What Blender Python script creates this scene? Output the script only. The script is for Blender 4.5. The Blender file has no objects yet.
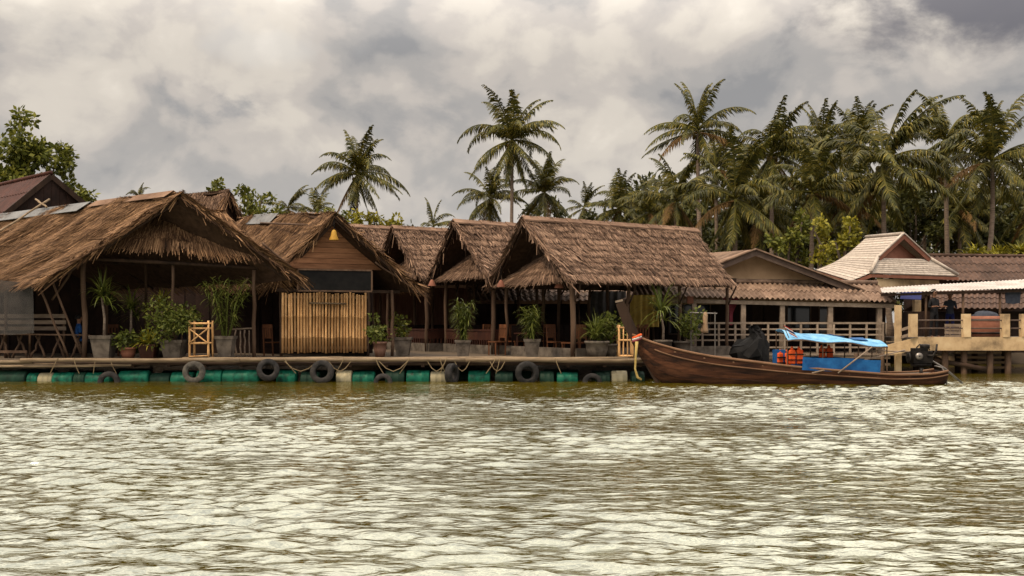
import bpy, math, random
import numpy as np
from mathutils import Vector, Matrix, Euler

# ------------------------------------------------------------------ camera, sky, sun, exposure
SC = bpy.context.scene
F, HC, YH = 995.0, 1.8, 322.0          # focal length in pixels, eye height, horizon row
cam_d = bpy.data.cameras.new('camera'); cam = bpy.data.objects.new('camera', cam_d)
SC.collection.objects.link(cam); SC.camera = cam
cam_d.sensor_width = 36.0; cam_d.lens = 36.0 * F / 1024.0
cam_d.shift_y = (YH - 288.0) / 1024.0
cam_d.clip_start = 0.1; cam_d.clip_end = 4000
cam.location = (0, 0, HC); cam.rotation_euler = (math.radians(90), 0, 0)

SUN_DIR = Vector((-0.55, -0.42, 1.05)).normalized()      # towards the sun
wd = bpy.data.worlds.new('World'); SC.world = wd; wd.use_nodes = True
nt = wd.node_tree; nt.nodes.clear()
def N(t, **kw):
    n = nt.nodes.new(t)
    for k, v in kw.items(): setattr(n, k, v)
    return n
def L(a, b): nt.links.new(a, b)
def M(op, a, b=None, c=None, clamp=False):
    n = N('ShaderNodeMath', operation=op); n.use_clamp = clamp
    for i, x in enumerate((a, b, c)):
        if x is None: continue
        if isinstance(x, (int, float)): n.inputs[i].default_value = x
        else: L(x, n.inputs[i])
    return n.outputs[0]
def RAMP(fac, stops, interp='EASE'):
    r = N('ShaderNodeValToRGB'); r.color_ramp.interpolation = interp
    e = r.color_ramp.elements
    while len(e) < len(stops): e.new(0.5)
    for el, (p, c) in zip(e, stops): el.position = p; el.color = (*c, 1)
    L(fac, r.inputs[0]); return r.outputs[0]
def MIX(fac, a, b, mode='MIX'):
    n = N('ShaderNodeMix', data_type='RGBA', blend_type=mode)
    for s, x in ((0, fac), (6, a), (7, b)):
        if isinstance(x, (int, float)): n.inputs[s].default_value = x
        elif isinstance(x, tuple): n.inputs[s].default_value = (*x, 1)
        else: L(x, n.inputs[s])
    return n.outputs[2]
def VM(op, a, b=None):
    n = N('ShaderNodeVectorMath', operation=op)
    for i, x in enumerate((a, b)):
        if x is None: continue
        if isinstance(x, tuple): n.inputs[i].default_value = x
        else: L(x, n.inputs[i])
    return n
tc = N('ShaderNodeTexCoord'); dirv = tc.outputs['Generated']
sep = N('ShaderNodeSeparateXYZ'); L(dirv, sep.inputs[0])
nish = N('ShaderNodeTexSky', sky_type='NISHITA', sun_disc=False)
nish.sun_elevation = math.asin(SUN_DIR.z); nish.sun_rotation = math.atan2(SUN_DIR.x, SUN_DIR.y)
blue = MIX(1.0, nish.outputs[0], (0.10, 0.10, 0.10), 'MULTIPLY')
def noise(vec, scale, detail, rough, dist=0.0, loc=(0, 0, 0)):
    mp = N('ShaderNodeMapping'); mp.inputs['Location'].default_value = loc
    mp.inputs['Scale'].default_value = (1, 1, 1.45); L(vec, mp.inputs[0])
    t = N('ShaderNodeTexNoise'); t.inputs['Scale'].default_value = scale; t.inputs['Detail'].default_value = detail
    t.inputs['Roughness'].default_value = rough; t.inputs['Distortion'].default_value = dist
    L(mp.outputs[0], t.inputs['Vector']); return t.outputs[0]
n_big = noise(dirv, 3.4, 5, 0.52, 0.25, (3.1, 1.7, 0.4))
n_puff = noise(dirv, 8.5, 7, 0.55, 0.35, (0.3, 5.2, 2.2))
n_fine = noise(dirv, 24.0, 6, 0.6, 0.2, (7.3, 0.2, 1.2))
vo = N('ShaderNodeTexVoronoi', feature='F1'); vo.inputs['Scale'].default_value = 8.0; vo.inputs['Detail'].default_value = 2.5; vo.inputs['Roughness'].default_value = 0.45
wn_ = N('ShaderNodeTexNoise'); wn_.inputs['Scale'].default_value = 5.0; wn_.inputs['Detail'].default_value = 4.0; L(dirv, wn_.inputs['Vector'])
L(VM('ADD', VM('MULTIPLY', dirv, (1, 1, 1.35)).outputs[0], VM('MULTIPLY', wn_.outputs['Color'], (.16, .16, .16)).outputs[0]).outputs[0], vo.inputs['Vector'])
bill = M('SUBTRACT', 0.80, vo.outputs['Distance'])
dens = M('ADD', M('MULTIPLY', M('SUBTRACT', bill, 0.02), 0.27), M('ADD', M('MULTIPLY', n_big, 0.46), M('ADD', M('MULTIPLY', n_puff, 0.44), M('MULTIPLY', n_fine, 0.12))))
cloud = RAMP(dens, [(0.35, (0.34, 0.33, 0.325)), (0.43, (0.47, 0.44, 0.41)), (0.51, (0.62, 0.56, 0.50)), (0.59, (0.76, 0.685, 0.59)), (0.70, (0.93, 0.84, 0.72))])
def blob(px, py, rad, soft):
    d = Vector(((px - 512) / F, 1.0, (YH - py) / F)).normalized()
    dist = VM('DISTANCE', VM('MULTIPLY', dirv, (1, 1, 1.9)).outputs[0], (d.x, d.y, d.z * 1.9)).outputs['Value']
    wob = M('ADD', dist, M('ADD', M('MULTIPLY', M('SUBTRACT', n_puff, 0.5), 0.26), M('MULTIPLY', M('SUBTRACT', n_fine, 0.5), 0.10)))
    mr = N('ShaderNodeMapRange', interpolation_type='SMOOTHSTEP')
    L(wob, mr.inputs[0]); mr.inputs[1].default_value = rad; mr.inputs[2].default_value = rad - soft
    return mr.outputs[0]
cloud = MIX(M('MULTIPLY', blob(990, -12, 0.165, 0.09), 0.95), cloud, (0.17, 0.16, 0.175))
cloud = MIX(M('MULTIPLY', blob(245, 105, 0.055, 0.05), 0.60), cloud, (0.27, 0.28, 0.30))
cloud = MIX(M('MULTIPLY', blob(420, 120, 0.05, 0.05), 0.30), cloud, (0.30, 0.30, 0.31))
cloud = MIX(M('MULTIPLY', blob(265, 45, 0.075, 0.06), 0.40), cloud, (0.80, 0.76, 0.70))
cloud = MIX(M('MULTIPLY', blob(60, 30, 0.08, 0.08), 0.25), cloud, (0.38, 0.37, 0.38))
hz = M('SUBTRACT', 1.0, M('MULTIPLY', M('ABSOLUTE', sep.outputs[2]), 5.5), clamp=True)
cloud = MIX(M('MULTIPLY', hz, 0.45), cloud, (0.60, 0.575, 0.56))
# overcast luminance: raised overhead well past a CIE overcast sky, to whiten the water
up = M('MAXIMUM', sep.outputs[2], 0.0)
mr_ = N('ShaderNodeMapRange', interpolation_type='SMOOTHSTEP'); L(up, mr_.inputs[0]); mr_.inputs[1].default_value = 0.24; mr_.inputs[2].default_value = 0.58
grad = M('ADD', 1.0, M('MULTIPLY', mr_.outputs[0], 4.6))
gc = N('ShaderNodeCombineXYZ'); [L(grad, gc.inputs[i]) for i in range(3)]
cloud = MIX(1.0, cloud, gc.outputs[0], 'MULTIPLY')
skyc = MIX(0.94, blue, cloud)
bg = N('ShaderNodeBackground'); L(skyc, bg.inputs[0]); bg.inputs[1].default_value = 0.96
wd.cycles.sampling_method = 'MANUAL'; wd.cycles.sample_map_resolution = 512
wo = N('ShaderNodeOutputWorld'); L(bg.outputs[0], wo.inputs[0])

sd = bpy.data.lights.new('sun', 'SUN'); sd.energy = 3.8; sd.angle = math.radians(8); sd.color = (1.0, 0.80, 0.54)
so = bpy.data.objects.new('sun', sd); SC.collection.objects.link(so)
so.rotation_euler = (-SUN_DIR).to_track_quat('-Z', 'Y').to_euler()
SC.view_settings.view_transform = 'Standard'; SC.view_settings.look = 'None'
SC.view_settings.exposure = 0.0; SC.view_settings.gamma = 1.0; SC.view_settings.use_curve_mapping = False
SC.cycles.max_bounces = 6; SC.cycles.transparent_max_bounces = 8

# ------------------------------------------------------------------ helpers
rng = random.Random(7)
COL = SC.collection
ORG = {}
def P(px, py, Y): return Vector(((px - 512) / F * Y, Y, HC - (py - YH) / F * Y))
def PZ(px, Y, z): return Vector(((px - 512) / F * Y, Y, z))
def V(*a): return Vector(a)
def tag(o, label, cat, group=None, kind=None):
    if label: o['label'] = label
    if cat: o['category'] = cat
    if group: o['group'] = group
    if kind: o['kind'] = kind
    return o
def thing(name, label, cat, loc, group=None):
    o = bpy.data.objects.new(name, None); COL.objects.link(o); o.location = loc
    o.empty_display_size = 0.2
    ORG[o] = Vector(loc); return tag(o, label, cat, group)
def link(name, me, parent=None, loc=None, rot=None, scl=None, kind=None):
    """an object that shares mesh data; loc in world coordinates"""
    o = bpy.data.objects.new(name, me); COL.objects.link(o)
    base = ORG.get(parent, V(0, 0, 0)) if parent else V(0, 0, 0)
    if loc is not None: o.location = Vector(loc) - base
    if rot is not None: o.rotation_euler = rot
    if scl is not None: o.scale = scl
    if parent: o.parent = parent
    ORG[o] = Vector(loc) if loc is not None else base
    if kind: o['kind'] = kind
    return o
def np_mesh(name, verts, faces, m, smooth=False):
    """verts (n,3) array, faces (k,4) or (k,3) array"""
    me = bpy.data.meshes.new(name); verts = np.asarray(verts, np.float32); faces = np.asarray(faces, np.int32)
    k = faces.shape[1]
    me.vertices.add(len(verts)); me.vertices.foreach_set('co', verts.ravel())
    me.loops.add(faces.size); me.loops.foreach_set('vertex_index', faces.ravel())
    me.polygons.add(len(faces)); me.polygons.foreach_set('loop_start', np.arange(0, faces.size, k, dtype=np.int32))
    me.update(calc_edges=True)
    if smooth: me.polygons.foreach_set('use_smooth', np.ones(len(faces), bool))
    me.materials.append(m); me.validate(); return me
class MB:
    def __init__(s): s.v = []; s.f = []
    def add(s, vs, fs):
        o = len(s.v); s.v += [Vector(p) for p in vs]; s.f += [tuple(i + o for i in q) for q in fs]; return s
    def box(s, c, d, rz=0.0, rx=0.0, ry=0.0):
        c = Vector(c); R = Euler((rx, ry, rz)).to_matrix(); h = Vector(d) * 0.5
        vs = [c + R @ V(x * h.x, y * h.y, z * h.z) for x in (-1, 1) for y in (-1, 1) for z in (-1, 1)]
        return s.add(vs, [(0, 1, 3, 2), (4, 6, 7, 5), (0, 4, 5, 1), (2, 3, 7, 6), (0, 2, 6, 4), (1, 5, 7, 3)])
    def beam(s, a, b, w, h, up=(0, 0, 1)):
        a = Vector(a); b = Vector(b); d = (b - a).normalized(); u = Vector(up)
        if abs(d.dot(u)) > 0.98: u = V(0, 1, 0)
        x = d.cross(u).normalized() * w / 2; y = x.cross(d).normalized() * h / 2
        vs = [p + sx * x + sy * y for p in (a, b) for sx, sy in ((-1, -1), (1, -1), (1, 1), (-1, 1))]
        return s.add(vs, [(3, 2, 1, 0), (4, 5, 6, 7), (0, 1, 5, 4), (1, 2, 6, 5), (2, 3, 7, 6), (3, 0, 4, 7)])
    def tube(s, pts, rad, n=8, cap=True):
        pts = [Vector(p) for p in pts]
        if isinstance(rad, (int, float)): rad = [rad] * len(pts)
        ref = None; rings = []
        for i, p in enumerate(pts):
            d = (pts[min(i + 1, len(pts) - 1)] - pts[max(i - 1, 0)]).normalized()
            if ref is None: ref = V(0, 0, 1) if abs(d.z) < 0.9 else V(1, 0, 0)
            x = d.cross(ref).normalized(); y = d.cross(x).normalized()
            rings.append([p + (x * math.cos(t) + y * math.sin(t)) * rad[i] for t in [2 * math.pi * k / n for k in range(n)]])
        vs = [q for r in rings for q in r]; fs = []
        for i in range(len(pts) - 1):
            for k in range(n): fs.append((i * n + k, i * n + (k + 1) % n, (i + 1) * n + (k + 1) % n, (i + 1) * n + k))
        if cap: fs += [tuple(range(n))[::-1], tuple(range((len(pts) - 1) * n, len(pts) * n))]
        return s.add(vs, fs)
    def lathe(s, c, prof, n=16, ax=(0, 0, 1), squash=None):
        c = Vector(c); q = V(0, 0, 1).rotation_difference(Vector(ax)); vs = []; fs = []
        for r, z in prof:
            for k in range(n):
                t = 2 * math.pi * (k + 0.5) / n; vs.append(c + q @ V(r * math.cos(t), r * math.sin(t), z))
        for i in range(len(prof) - 1):
            for k in range(n): fs.append((i * n + k, i * n + (k + 1) % n, (i + 1) * n + (k + 1) % n, (i + 1) * n + k))
        return s.add(vs, fs)
    def prism(s, poly, vec):
        k = len(poly); poly = [Vector(p) for p in poly]; vec = Vector(vec)
        fs = [tuple(range(k))[::-1], tuple(range(k, 2 * k))] + [(i, (i + 1) % k, (i + 1) % k + k, i + k) for i in range(k)]
        return s.add(poly + [p + vec for p in poly], fs)
    def quad(s, *p): return s.add(p, [tuple(range(len(p)))])
    def mesh(s, name, m, smooth=False, org=V(0, 0, 0)):
        me = bpy.data.meshes.new(name); me.from_pydata([tuple(p - org) for p in s.v], [], s.f)
        me.materials.append(m)
        if smooth: me.polygons.foreach_set('use_smooth', [True] * len(me.polygons))
        me.update(); return me
    def build(s, name, m, parent=None, smooth=False, kind=None):
        """verts are world coordinates; a top-level mesh gets its origin at its base"""
        if parent: org = ORG[parent]
        else:
            a = np.array([tuple(p) for p in s.v]); org = V((a[:, 0].min() + a[:, 0].max()) / 2, (a[:, 1].min() + a[:, 1].max()) / 2, a[:, 2].min())
        o = link(name, s.mesh(name, m, smooth, org), parent, org, kind=kind)
        return o
def dup(root, loc, label=None):
    r = root.copy(); COL.objects.link(r); r.location = loc; ORG[r] = Vector(loc)
    if label: r['label'] = label
    for ch in root.children:
        c = ch.copy(); COL.objects.link(c); c.parent = r
        for g in ch.children:
            d = g.copy(); COL.objects.link(d); d.parent = c
    return r

# ------------------------------------------------------------------ materials
TONE = dict(palm_frond=.82, dry_frond=.9, green_leaf=1.1, yellow_green_leaf=1.05, dark_leaf=1.2, potted_leaf=.62, thatch=.70, thatch_grey=.72, bamboo=.68, cream_paint=.76, pale_tile=.80,
            pale_corrugated_metal=.85, light_blue_tarp=.85, blue_tarp=.8, palm_trunk=.9, fibre_cement=.66, beige_render=.68, green_plastic=.5, orange_cloth=.65, bank_soil=1.0, thatch_underside=.5, rubber=.6, raft_plank=.55, old_bamboo=.52, dull_yellow_tarp=1.0, gable_board=.72, red_brown_fascia=.6, weathered_rail=.6, boat_plank=.42, boat_rim=.5)
def material(name, cols, rough=0.8, scale=4.0, stretch=(1, 1, 1), bump=0.0, bscale=30.0, isl=0.0, obr=0.25, spec=0.12, detail=6, coord='Object', metal=0.0, transl=0.0, alpha=1.0):
    """procedural: noise between two or three colours, varied for each mesh island and each object"""
    k_ = TONE.get(name, 0.48); cols = [tuple(x * k_ for x in c) for c in cols]
    global nt
    m = bpy.data.materials.new(name); m.use_nodes = True; nt = m.node_tree; nt.nodes.clear()
    t = N('ShaderNodeTexCoord'); mp = N('ShaderNodeMapping'); mp.inputs['Scale'].default_value = stretch
    oi = N('ShaderNodeObjectInfo')
    off = N('ShaderNodeCombineXYZ'); L(M('MULTIPLY', oi.outputs['Random'], 37.0), off.inputs[0]); L(M('MULTIPLY', oi.outputs['Random'], 11.0), off.inputs[2])
    L(t.outputs[coord], mp.inputs[0]); L(off.outputs[0], mp.inputs['Location'])
    ns = N('ShaderNodeTexNoise'); ns.inputs['Scale'].default_value = scale; ns.inputs['Detail'].default_value = detail; ns.inputs['Roughness'].default_value = 0.62
    L(mp.outputs[0], ns.inputs['Vector'])
    k = len(cols); lo, hi = 0.33, 0.67
    fac = ns.outputs[0]
    if isl:
        g = N('ShaderNodeNewGeometry')
        fac = M('ADD', M('MULTIPLY', fac, 1 - isl), M('MULTIPLY', g.outputs['Random Per Island'], isl)); lo, hi = 0.22, 0.78
    c = RAMP(fac, [(lo + (hi - lo) * i / max(k - 1, 1), cols[i]) for i in range(k)], 'LINEAR')
    if obr:
        hv = N('ShaderNodeHueSaturation'); L(c, hv.inputs['Color'])
        L(M('ADD', 1 - obr / 2, M('MULTIPLY', oi.outputs['Random'], obr)), hv.inputs['Value']); c = hv.outputs[0]
    b = N('ShaderNodeBsdfPrincipled'); L(c, b.inputs['Base Color']); b.inputs['Roughness'].default_value = rough
    b.inputs['Specular IOR Level'].default_value = spec; b.inputs['Metallic'].default_value = metal
    if bump:
        nb = N('ShaderNodeTexNoise'); nb.inputs['Scale'].default_value = bscale; nb.inputs['Detail'].default_value = 4; L(mp.outputs[0], nb.inputs['Vector'])
        bn = N('ShaderNodeBump'); bn.inputs['Strength'].default_value = bump; bn.inputs['Distance'].default_value = 0.02
        L(nb.outputs[0], bn.inputs['Height']); L(bn.outputs[0], b.inputs['Normal'])
    out = N('ShaderNodeOutputMaterial'); sh = b.outputs[0]
    if transl:
        tr = N('ShaderNodeBsdfTranslucent'); L(c, tr.inputs[0]); mx = N('ShaderNodeMixShader'); mx.inputs[0].default_value = transl
        L(sh, mx.inputs[1]); L(tr.outputs[0], mx.inputs[2]); sh = mx.outputs[0]
    if alpha < 1:
        tp = N('ShaderNodeBsdfTransparent'); mx = N('ShaderNodeMixShader'); mx.inputs[0].default_value = alpha
        L(tp.outputs[0], mx.inputs[1]); L(sh, mx.inputs[2]); sh = mx.outputs[0]
    L(sh, out.inputs[0]); return m
T = {}
T['thatch'] = material('thatch', [(.034, .017, .010), (.15, .082, .043), (.44, .26, .14)], .9, 1.0, isl=.45, obr=.16, spec=.1)
T['thatch_grey'] = material('thatch_grey', [(.036, .021, .015), (.155, .094, .064), (.40, .26, .18)], .9, 1.0, isl=.45, obr=.16, spec=.1)
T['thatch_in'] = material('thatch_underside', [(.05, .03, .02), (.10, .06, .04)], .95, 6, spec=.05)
T['wood_dk'] = material('dark_wood', [(.03, .018, .012), (.075, .043, .028)], .75, 3, (1, 1, .25), .3, 25)
T['post'] = material('weathered_post', [(.085, .05, .033), (.19, .12, .08)], .85, 5, (1, 1, .2), .4, 30)
T['board'] = material('gable_board', [(.16, .072, .035), (.30, .145, .075)], .75, 3, (.25, 1, 3), .3, 25, obr=.45)
T['redwood'] = material('red_brown_wood', [(.035, .013, .009), (.085, .03, .018)], .55, 4, (1, 1, .3), .2, 25)
T['chairwood'] = material('orange_brown_wood', [(.12, .045, .02), (.25, .10, .045)], .5, 4, (1, 1, .3), .2, 25)
T['bamboo'] = material('bamboo', [(.40, .21, .085), (.70, .42, .19)], .5, 3, (3, 3, .6), .1, 20, obr=.7)
T['bamboo_old'] = material('old_bamboo', [(.20, .14, .09), (.42, .31, .20)], .7, 4, (.5, 3, 3), .2, 20, obr=.4)
T['plank'] = material('raft_plank', [(.10, .075, .055), (.25, .19, .14)], .85, 3, (.4, 3, 3), .3, 20, obr=.4)
T['pale_wood'] = material('pale_wood', [(.26, .19, .14), (.42, .32, .25)], .75, 4, (.5, 3, 3), .2, 20)
T['black'] = material('black_board', [(.006, .006, .007), (.016, .015, .015)], .8, 4, spec=.1)
T['rubber'] = material('rubber', [(.012, .012, .013), (.045, .04, .038)], .7, 6, bump=.3, bscale=20)
T['rubber_w'] = material('worn_rubber', [(.05, .045, .04), (.20, .18, .155)], .8, 5, bump=.3, bscale=20)
T['drum_g'] = material('green_plastic', [(.008, .035, .024), (.006, .13, .08), (.014, .19, .12)], .5, 5)
T['drum_c'] = material('cream_plastic', [(.42, .36, .22), (.60, .53, .36)], .5, 3)
T['drum_d'] = material('stained_plastic', [(.008, .022, .016), (.02, .07, .045)], .6, 2)
T['concrete'] = material('concrete', [(.075, .06, .048), (.17, .14, .115), (.24, .20, .165)], .9, 3.5, bump=.3, bscale=40)
T['cream'] = material('cream_paint', [(.20, .14, .085), (.47, .33, .19), (.60, .455, .28)], .8, 1.3, (1, 1, 1), bump=.1, bscale=30)
T['wall_beige'] = material('beige_render', [(.30, .20, .12), (.40, .275, .17)], .85, 1.5, bump=.1)
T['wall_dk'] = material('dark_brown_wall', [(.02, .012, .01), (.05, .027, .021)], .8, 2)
T['wall_pink'] = material('faded_pink_plank', [(.17, .085, .06), (.31, .175, .13)], .85, 3, (3, 3, .3))
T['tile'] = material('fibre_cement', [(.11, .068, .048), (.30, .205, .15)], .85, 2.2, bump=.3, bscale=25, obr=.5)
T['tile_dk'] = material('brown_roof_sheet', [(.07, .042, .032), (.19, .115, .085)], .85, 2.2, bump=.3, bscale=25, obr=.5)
T['rust'] = material('red_brown_metal', [(.05, .017, .013), (.11, .038, .028)], .6, 1.5, (3, 1, 1), metal=.1)
T['zinc'] = material('pale_corrugated_metal', [(.30, .265, .24), (.50, .45, .42)], .5, 1.2, metal=.15)
T['sheet'] = material('ridge_metal', [(.16, .16, .165), (.34, .34, .345)], .55, 2, metal=.2)
T['roof_w'] = material('pale_tile', [(.27, .225, .19), (.46, .40, .345)], .7, 6, bump=.2, bscale=18)
T['fascia'] = material('red_brown_fascia', [(.22, .085, .055), (.33, .14, .09)], .7, 3)
T['barge'] = material('grey_barge_board', [(.11, .075, .06), (.19, .135, .11)], .8, 3)
T['rail'] = material('weathered_rail', [(.22, .165, .125), (.40, .31, .24)], .8, 4, bump=.2)
T['glass'] = material('window_glass', [(.01, .012, .015), (.02, .022, .025)], .08, 2, spec=.6)
T['hull'] = material('boat_plank', [(.022, .008, .005), (.085, .030, .014), (.17, .066, .03)], .65, 2.2, (.35, 2, 3), .5, 14, obr=.8, spec=.15)
T['hull_rim'] = material('boat_rim', [(.17, .085, .045), (.30, .17, .10)], .6, 3, (.4, 2, 3), .2)
T['tarp_l'] = material('light_blue_tarp', [(.08, .25, .47), (.16, .40, .62), (.30, .50, .66)], .55, 3.5, bump=.8, bscale=5, transl=.25)
T['tarp_b'] = material('blue_tarp', [(.006, .05, .17), (.014, .105, .29)], .6, 3.5, bump=.6, bscale=5)
T['orange'] = material('orange_cloth', [(.62, .07, .015), (.85, .14, .03)], .7, 5, bump=.3)
T['metal_dk'] = material('oily_metal', [(.012, .011, .011), (.05, .042, .038)], .45, 6, metal=.5)
T['steel'] = material('steel', [(.25, .22, .20), (.42, .38, .35)], .4, 6, metal=.7)
T['white'] = material('white_cloth', [(.62, .58, .53), (.78, .74, .70)], .8, 4)
T['red'] = material('red_cloth', [(.45, .02, .02), (.6, .04, .03)], .8, 4)
T['navy'] = material('navy_cloth', [(.015, .02, .10), (.03, .04, .17)], .8, 4)
T['towel'] = material('tan_cloth', [(.42, .27, .16), (.58, .40, .26)], .9, 5, bump=.3)
T['pink'] = material('pink_cloth', [(.28, .05, .07), (.40, .08, .11)], .9, 5, bump=.3)
T['brass'] = material('yellow_shade', [(.48, .24, .03), (.62, .36, .06)], .5, 4)
T['rope'] = material('rope', [(.28, .20, .11), (.45, .34, .2)], .9, 20)
T['garland'] = material('garland', [(.55, .36, .10), (.72, .55, .22)], .9, 14)
T['blue_cloth'] = material('blue_shirt', [(.012, .06, .22), (.02, .10, .32)], .85, 6)
T['dark_cloth'] = material('dark_cloth', [(.01, .01, .012), (.028, .027, .03)], .9, 6)
T['grey_cloth'] = material('grey_cloth', [(.05, .06, .085), (.09, .10, .13)], .9, 6)
T['skin'] = material('skin', [(.22, .11, .07), (.32, .17, .11)], .6, 6)
T['hair'] = material('hair', [(.008, .007, .006), (.016, .013, .011)], .6, 10)
T['plastic'] = material('hanging_plastic_sheet', [(.035, .03, .028), (.11, .095, .088)], .5, 2.5, alpha=.5, spec=.4)
T['frond'] = material('palm_frond', [(.018, .022, .005), (.065, .066, .010), (.21, .165, .028)], .55, 1.0, isl=.5, obr=.5, spec=.18, transl=.2)
T['frond_dry'] = material('dry_frond', [(.07, .04, .016), (.17, .10, .035)], .8, 1.0, isl=.5, obr=.4, transl=.15)
T['trunk'] = material('palm_trunk', [(.10, .075, .058), (.21, .16, .125)], .9, 3, (1, 1, 5), .4, 8)
T['bark'] = material('bark', [(.05, .038, .028), (.11, .085, .065)], .9, 4, (1, 1, .4), .4, 10)
T['leaf'] = material('green_leaf', [(.028, .036, .007), (.072, .080, .012), (.15, .145, .024)], .5, .35, isl=.5, obr=.1, transl=.25)
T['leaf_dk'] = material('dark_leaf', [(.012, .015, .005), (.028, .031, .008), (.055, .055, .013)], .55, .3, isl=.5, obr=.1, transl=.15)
T['leaf_y'] = material('yellow_green_leaf', [(.06, .06, .008), (.15, .14, .014), (.28, .235, .025)], .5, .4, isl=.5, obr=.1, transl=.3)
T['leaf_pot'] = material('potted_leaf', [(.045, .060, .010), (.10, .125, .022), (.19, .20, .045)], .45, 2, isl=.55, obr=.2, transl=.3)
T['ground'] = material('bank_soil', [(.06, .042, .028), (.13, .095, .06)], .95, .4, bump=.3, bscale=3, obr=0)
T['coco'] = material('coconut', [(.10, .085, .02), (.20, .14, .035)], .6, 3)

# ------------------------------------------------------------------ river and ground
def river():
    global nt
    m = bpy.data.materials.new('muddy_river_water'); m.use_nodes = True; nt = m.node_tree; nt.nodes.clear()
    t = N('ShaderNodeTexCoord')
    def nz(sc, st, det, rough=.6, dist=0.):
        mp = N('ShaderNodeMapping'); mp.inputs['Scale'].default_value = st; mp.inputs['Rotation'].default_value = (0, 0, .06); L(t.outputs['Object'], mp.inputs[0])
        n = N('ShaderNodeTexNoise'); n.inputs['Scale'].default_value = sc; n.inputs['Detail'].default_value = det; n.inputs['Roughness'].default_value = rough; n.inputs['Distortion'].default_value = dist
        L(mp.outputs[0], n.inputs['Vector']); return n.outputs[0]
    patch = nz(.35, (.35, 1, 1), 3)
    h1 = nz(6.0, (.34, 1, 1), 3, .6, .4); h2 = nz(15.0, (.42, 1, 1), 2, .5)
    h = M('ADD', h1, M('MULTIPLY', h2, .25))
    bn = N('ShaderNodeBump'); bn.inputs['Distance'].default_value = .055
    L(M('ADD', .35, M('MULTIPLY', patch, .6)), bn.inputs['Strength']); L(h, bn.inputs['Height'])
    c = RAMP(nz(.25, (.5, 1, 1), 3), [(.35, (.034, .025, .001)), (.65, (.047, .036, .002))], 'LINEAR')
    b = N('ShaderNodeBsdfPrincipled'); L(c, b.inputs['Base Color']); b.inputs['Roughness'].default_value = .06
    b.inputs['IOR'].default_value = 3.4; b.inputs['Specular Tint'].default_value = (.93, 1, .89, 1); L(bn.outputs[0], b.inputs['Normal'])
    o = N('ShaderNodeOutputMaterial'); L(b.outputs[0], o.inputs[0])
    x0, x1, y0, y1, st = -17.6, 17.6, 5.5, 30.6, .038
    xs = np.arange(x0, x1 + 1e-6, st); ys = np.arange(y0, y1 + 1e-6, st * .8)
    X, Y = np.meshgrid(xs, ys); Z = np.zeros_like(X); r = np.random.RandomState(3)
    mod = np.zeros_like(X)
    for i in range(10):
        a = r.uniform(0, 6.28); lam = r.uniform(2.5, 13); k = 6.283 / lam
        mod += np.sin(k * .6 * X * math.cos(a) + k * Y * math.sin(a) + r.uniform(0, 6.28))
    mod = (1 + .27 * np.clip(mod / 2.2, -2, 2)) * (1 - .58 * np.clip((Y - 17) / 9, 0, 1) * np.clip((9 - X) / 8, 0, 1))
    for i in range(140):
        lam = math.exp(r.uniform(math.log(.14), math.log(.62))); a = r.normal(1.46, .48 if lam < .3 else .3); k = 6.283 / lam
        Z += np.sin(k * (X * math.cos(a) + Y * math.sin(a)) + r.uniform(0, 6.28)) * lam * r.uniform(.3, 1) * .0050
    Z = Z * mod
    ed = np.minimum(np.minimum(X - x0, x1 - X), np.minimum(Y - y0, y1 - Y)); Z *= np.clip(ed / .8, 0, 1)
    ny, nx = X.shape; idx = np.arange(nx * ny).reshape(ny, nx)
    fs = np.stack([idx[:-1, :-1], idx[:-1, 1:], idx[1:, 1:], idx[1:, :-1]], -1).reshape(-1, 4)
    vs = np.stack([X, Y, Z], -1).reshape(-1, 3); x1 = xs[-1]; y1 = ys[-1]
    # the rest of the river round the rippled sheet
    B = [(-900, -300), (900, -300), (900, 48), (-900, 48)]; n0 = len(vs)
    ext = np.array([(*p, 0) for p in B] + [(x0, y0, 0), (x1, y0, 0), (x1, y1, 0), (x0, y1, 0)], float)
    q = np.array([(0, 1, 5, 4), (1, 2, 6, 5), (2, 3, 7, 6), (3, 0, 4, 7)]) + n0
    me = np_mesh('river_water', np.vstack([vs, ext]), np.vstack([fs, q]), m, True)
    tag(link('river_water', me), 'rippled muddy brown river reflecting the bright cloudy sky', 'river', kind='structure')
river()
def ground():
    xs = np.concatenate([[-900, -300, -100], np.linspace(-60, 60, 60), [100, 300, 900]])
    ys = np.concatenate([[41, 43, 45, 47, 49], np.linspace(52, 120, 20), [200, 500, 1500]])
    X, Y = np.meshgrid(xs, ys); r = np.random.RandomState(1)
    Z = np.clip((Y - 43.5) / 3.5, -.8, 1) * .75 + r.normal(0, .06, X.shape) * (np.abs(X) < 60)
    ny, nx = X.shape; idx = np.arange(nx * ny).reshape(ny, nx)
    fs = np.stack([idx[:-1, :-1], idx[:-1, 1:], idx[1:, 1:], idx[1:, :-1]], -1).reshape(-1, 4)
    tag(link('ground', np_mesh('ground', np.stack([X, Y, Z], -1).reshape(-1, 3), fs, T['ground'], True)), 'brown earth river bank behind the rafts and houses', 'bank', kind='structure')
ground()

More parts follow.
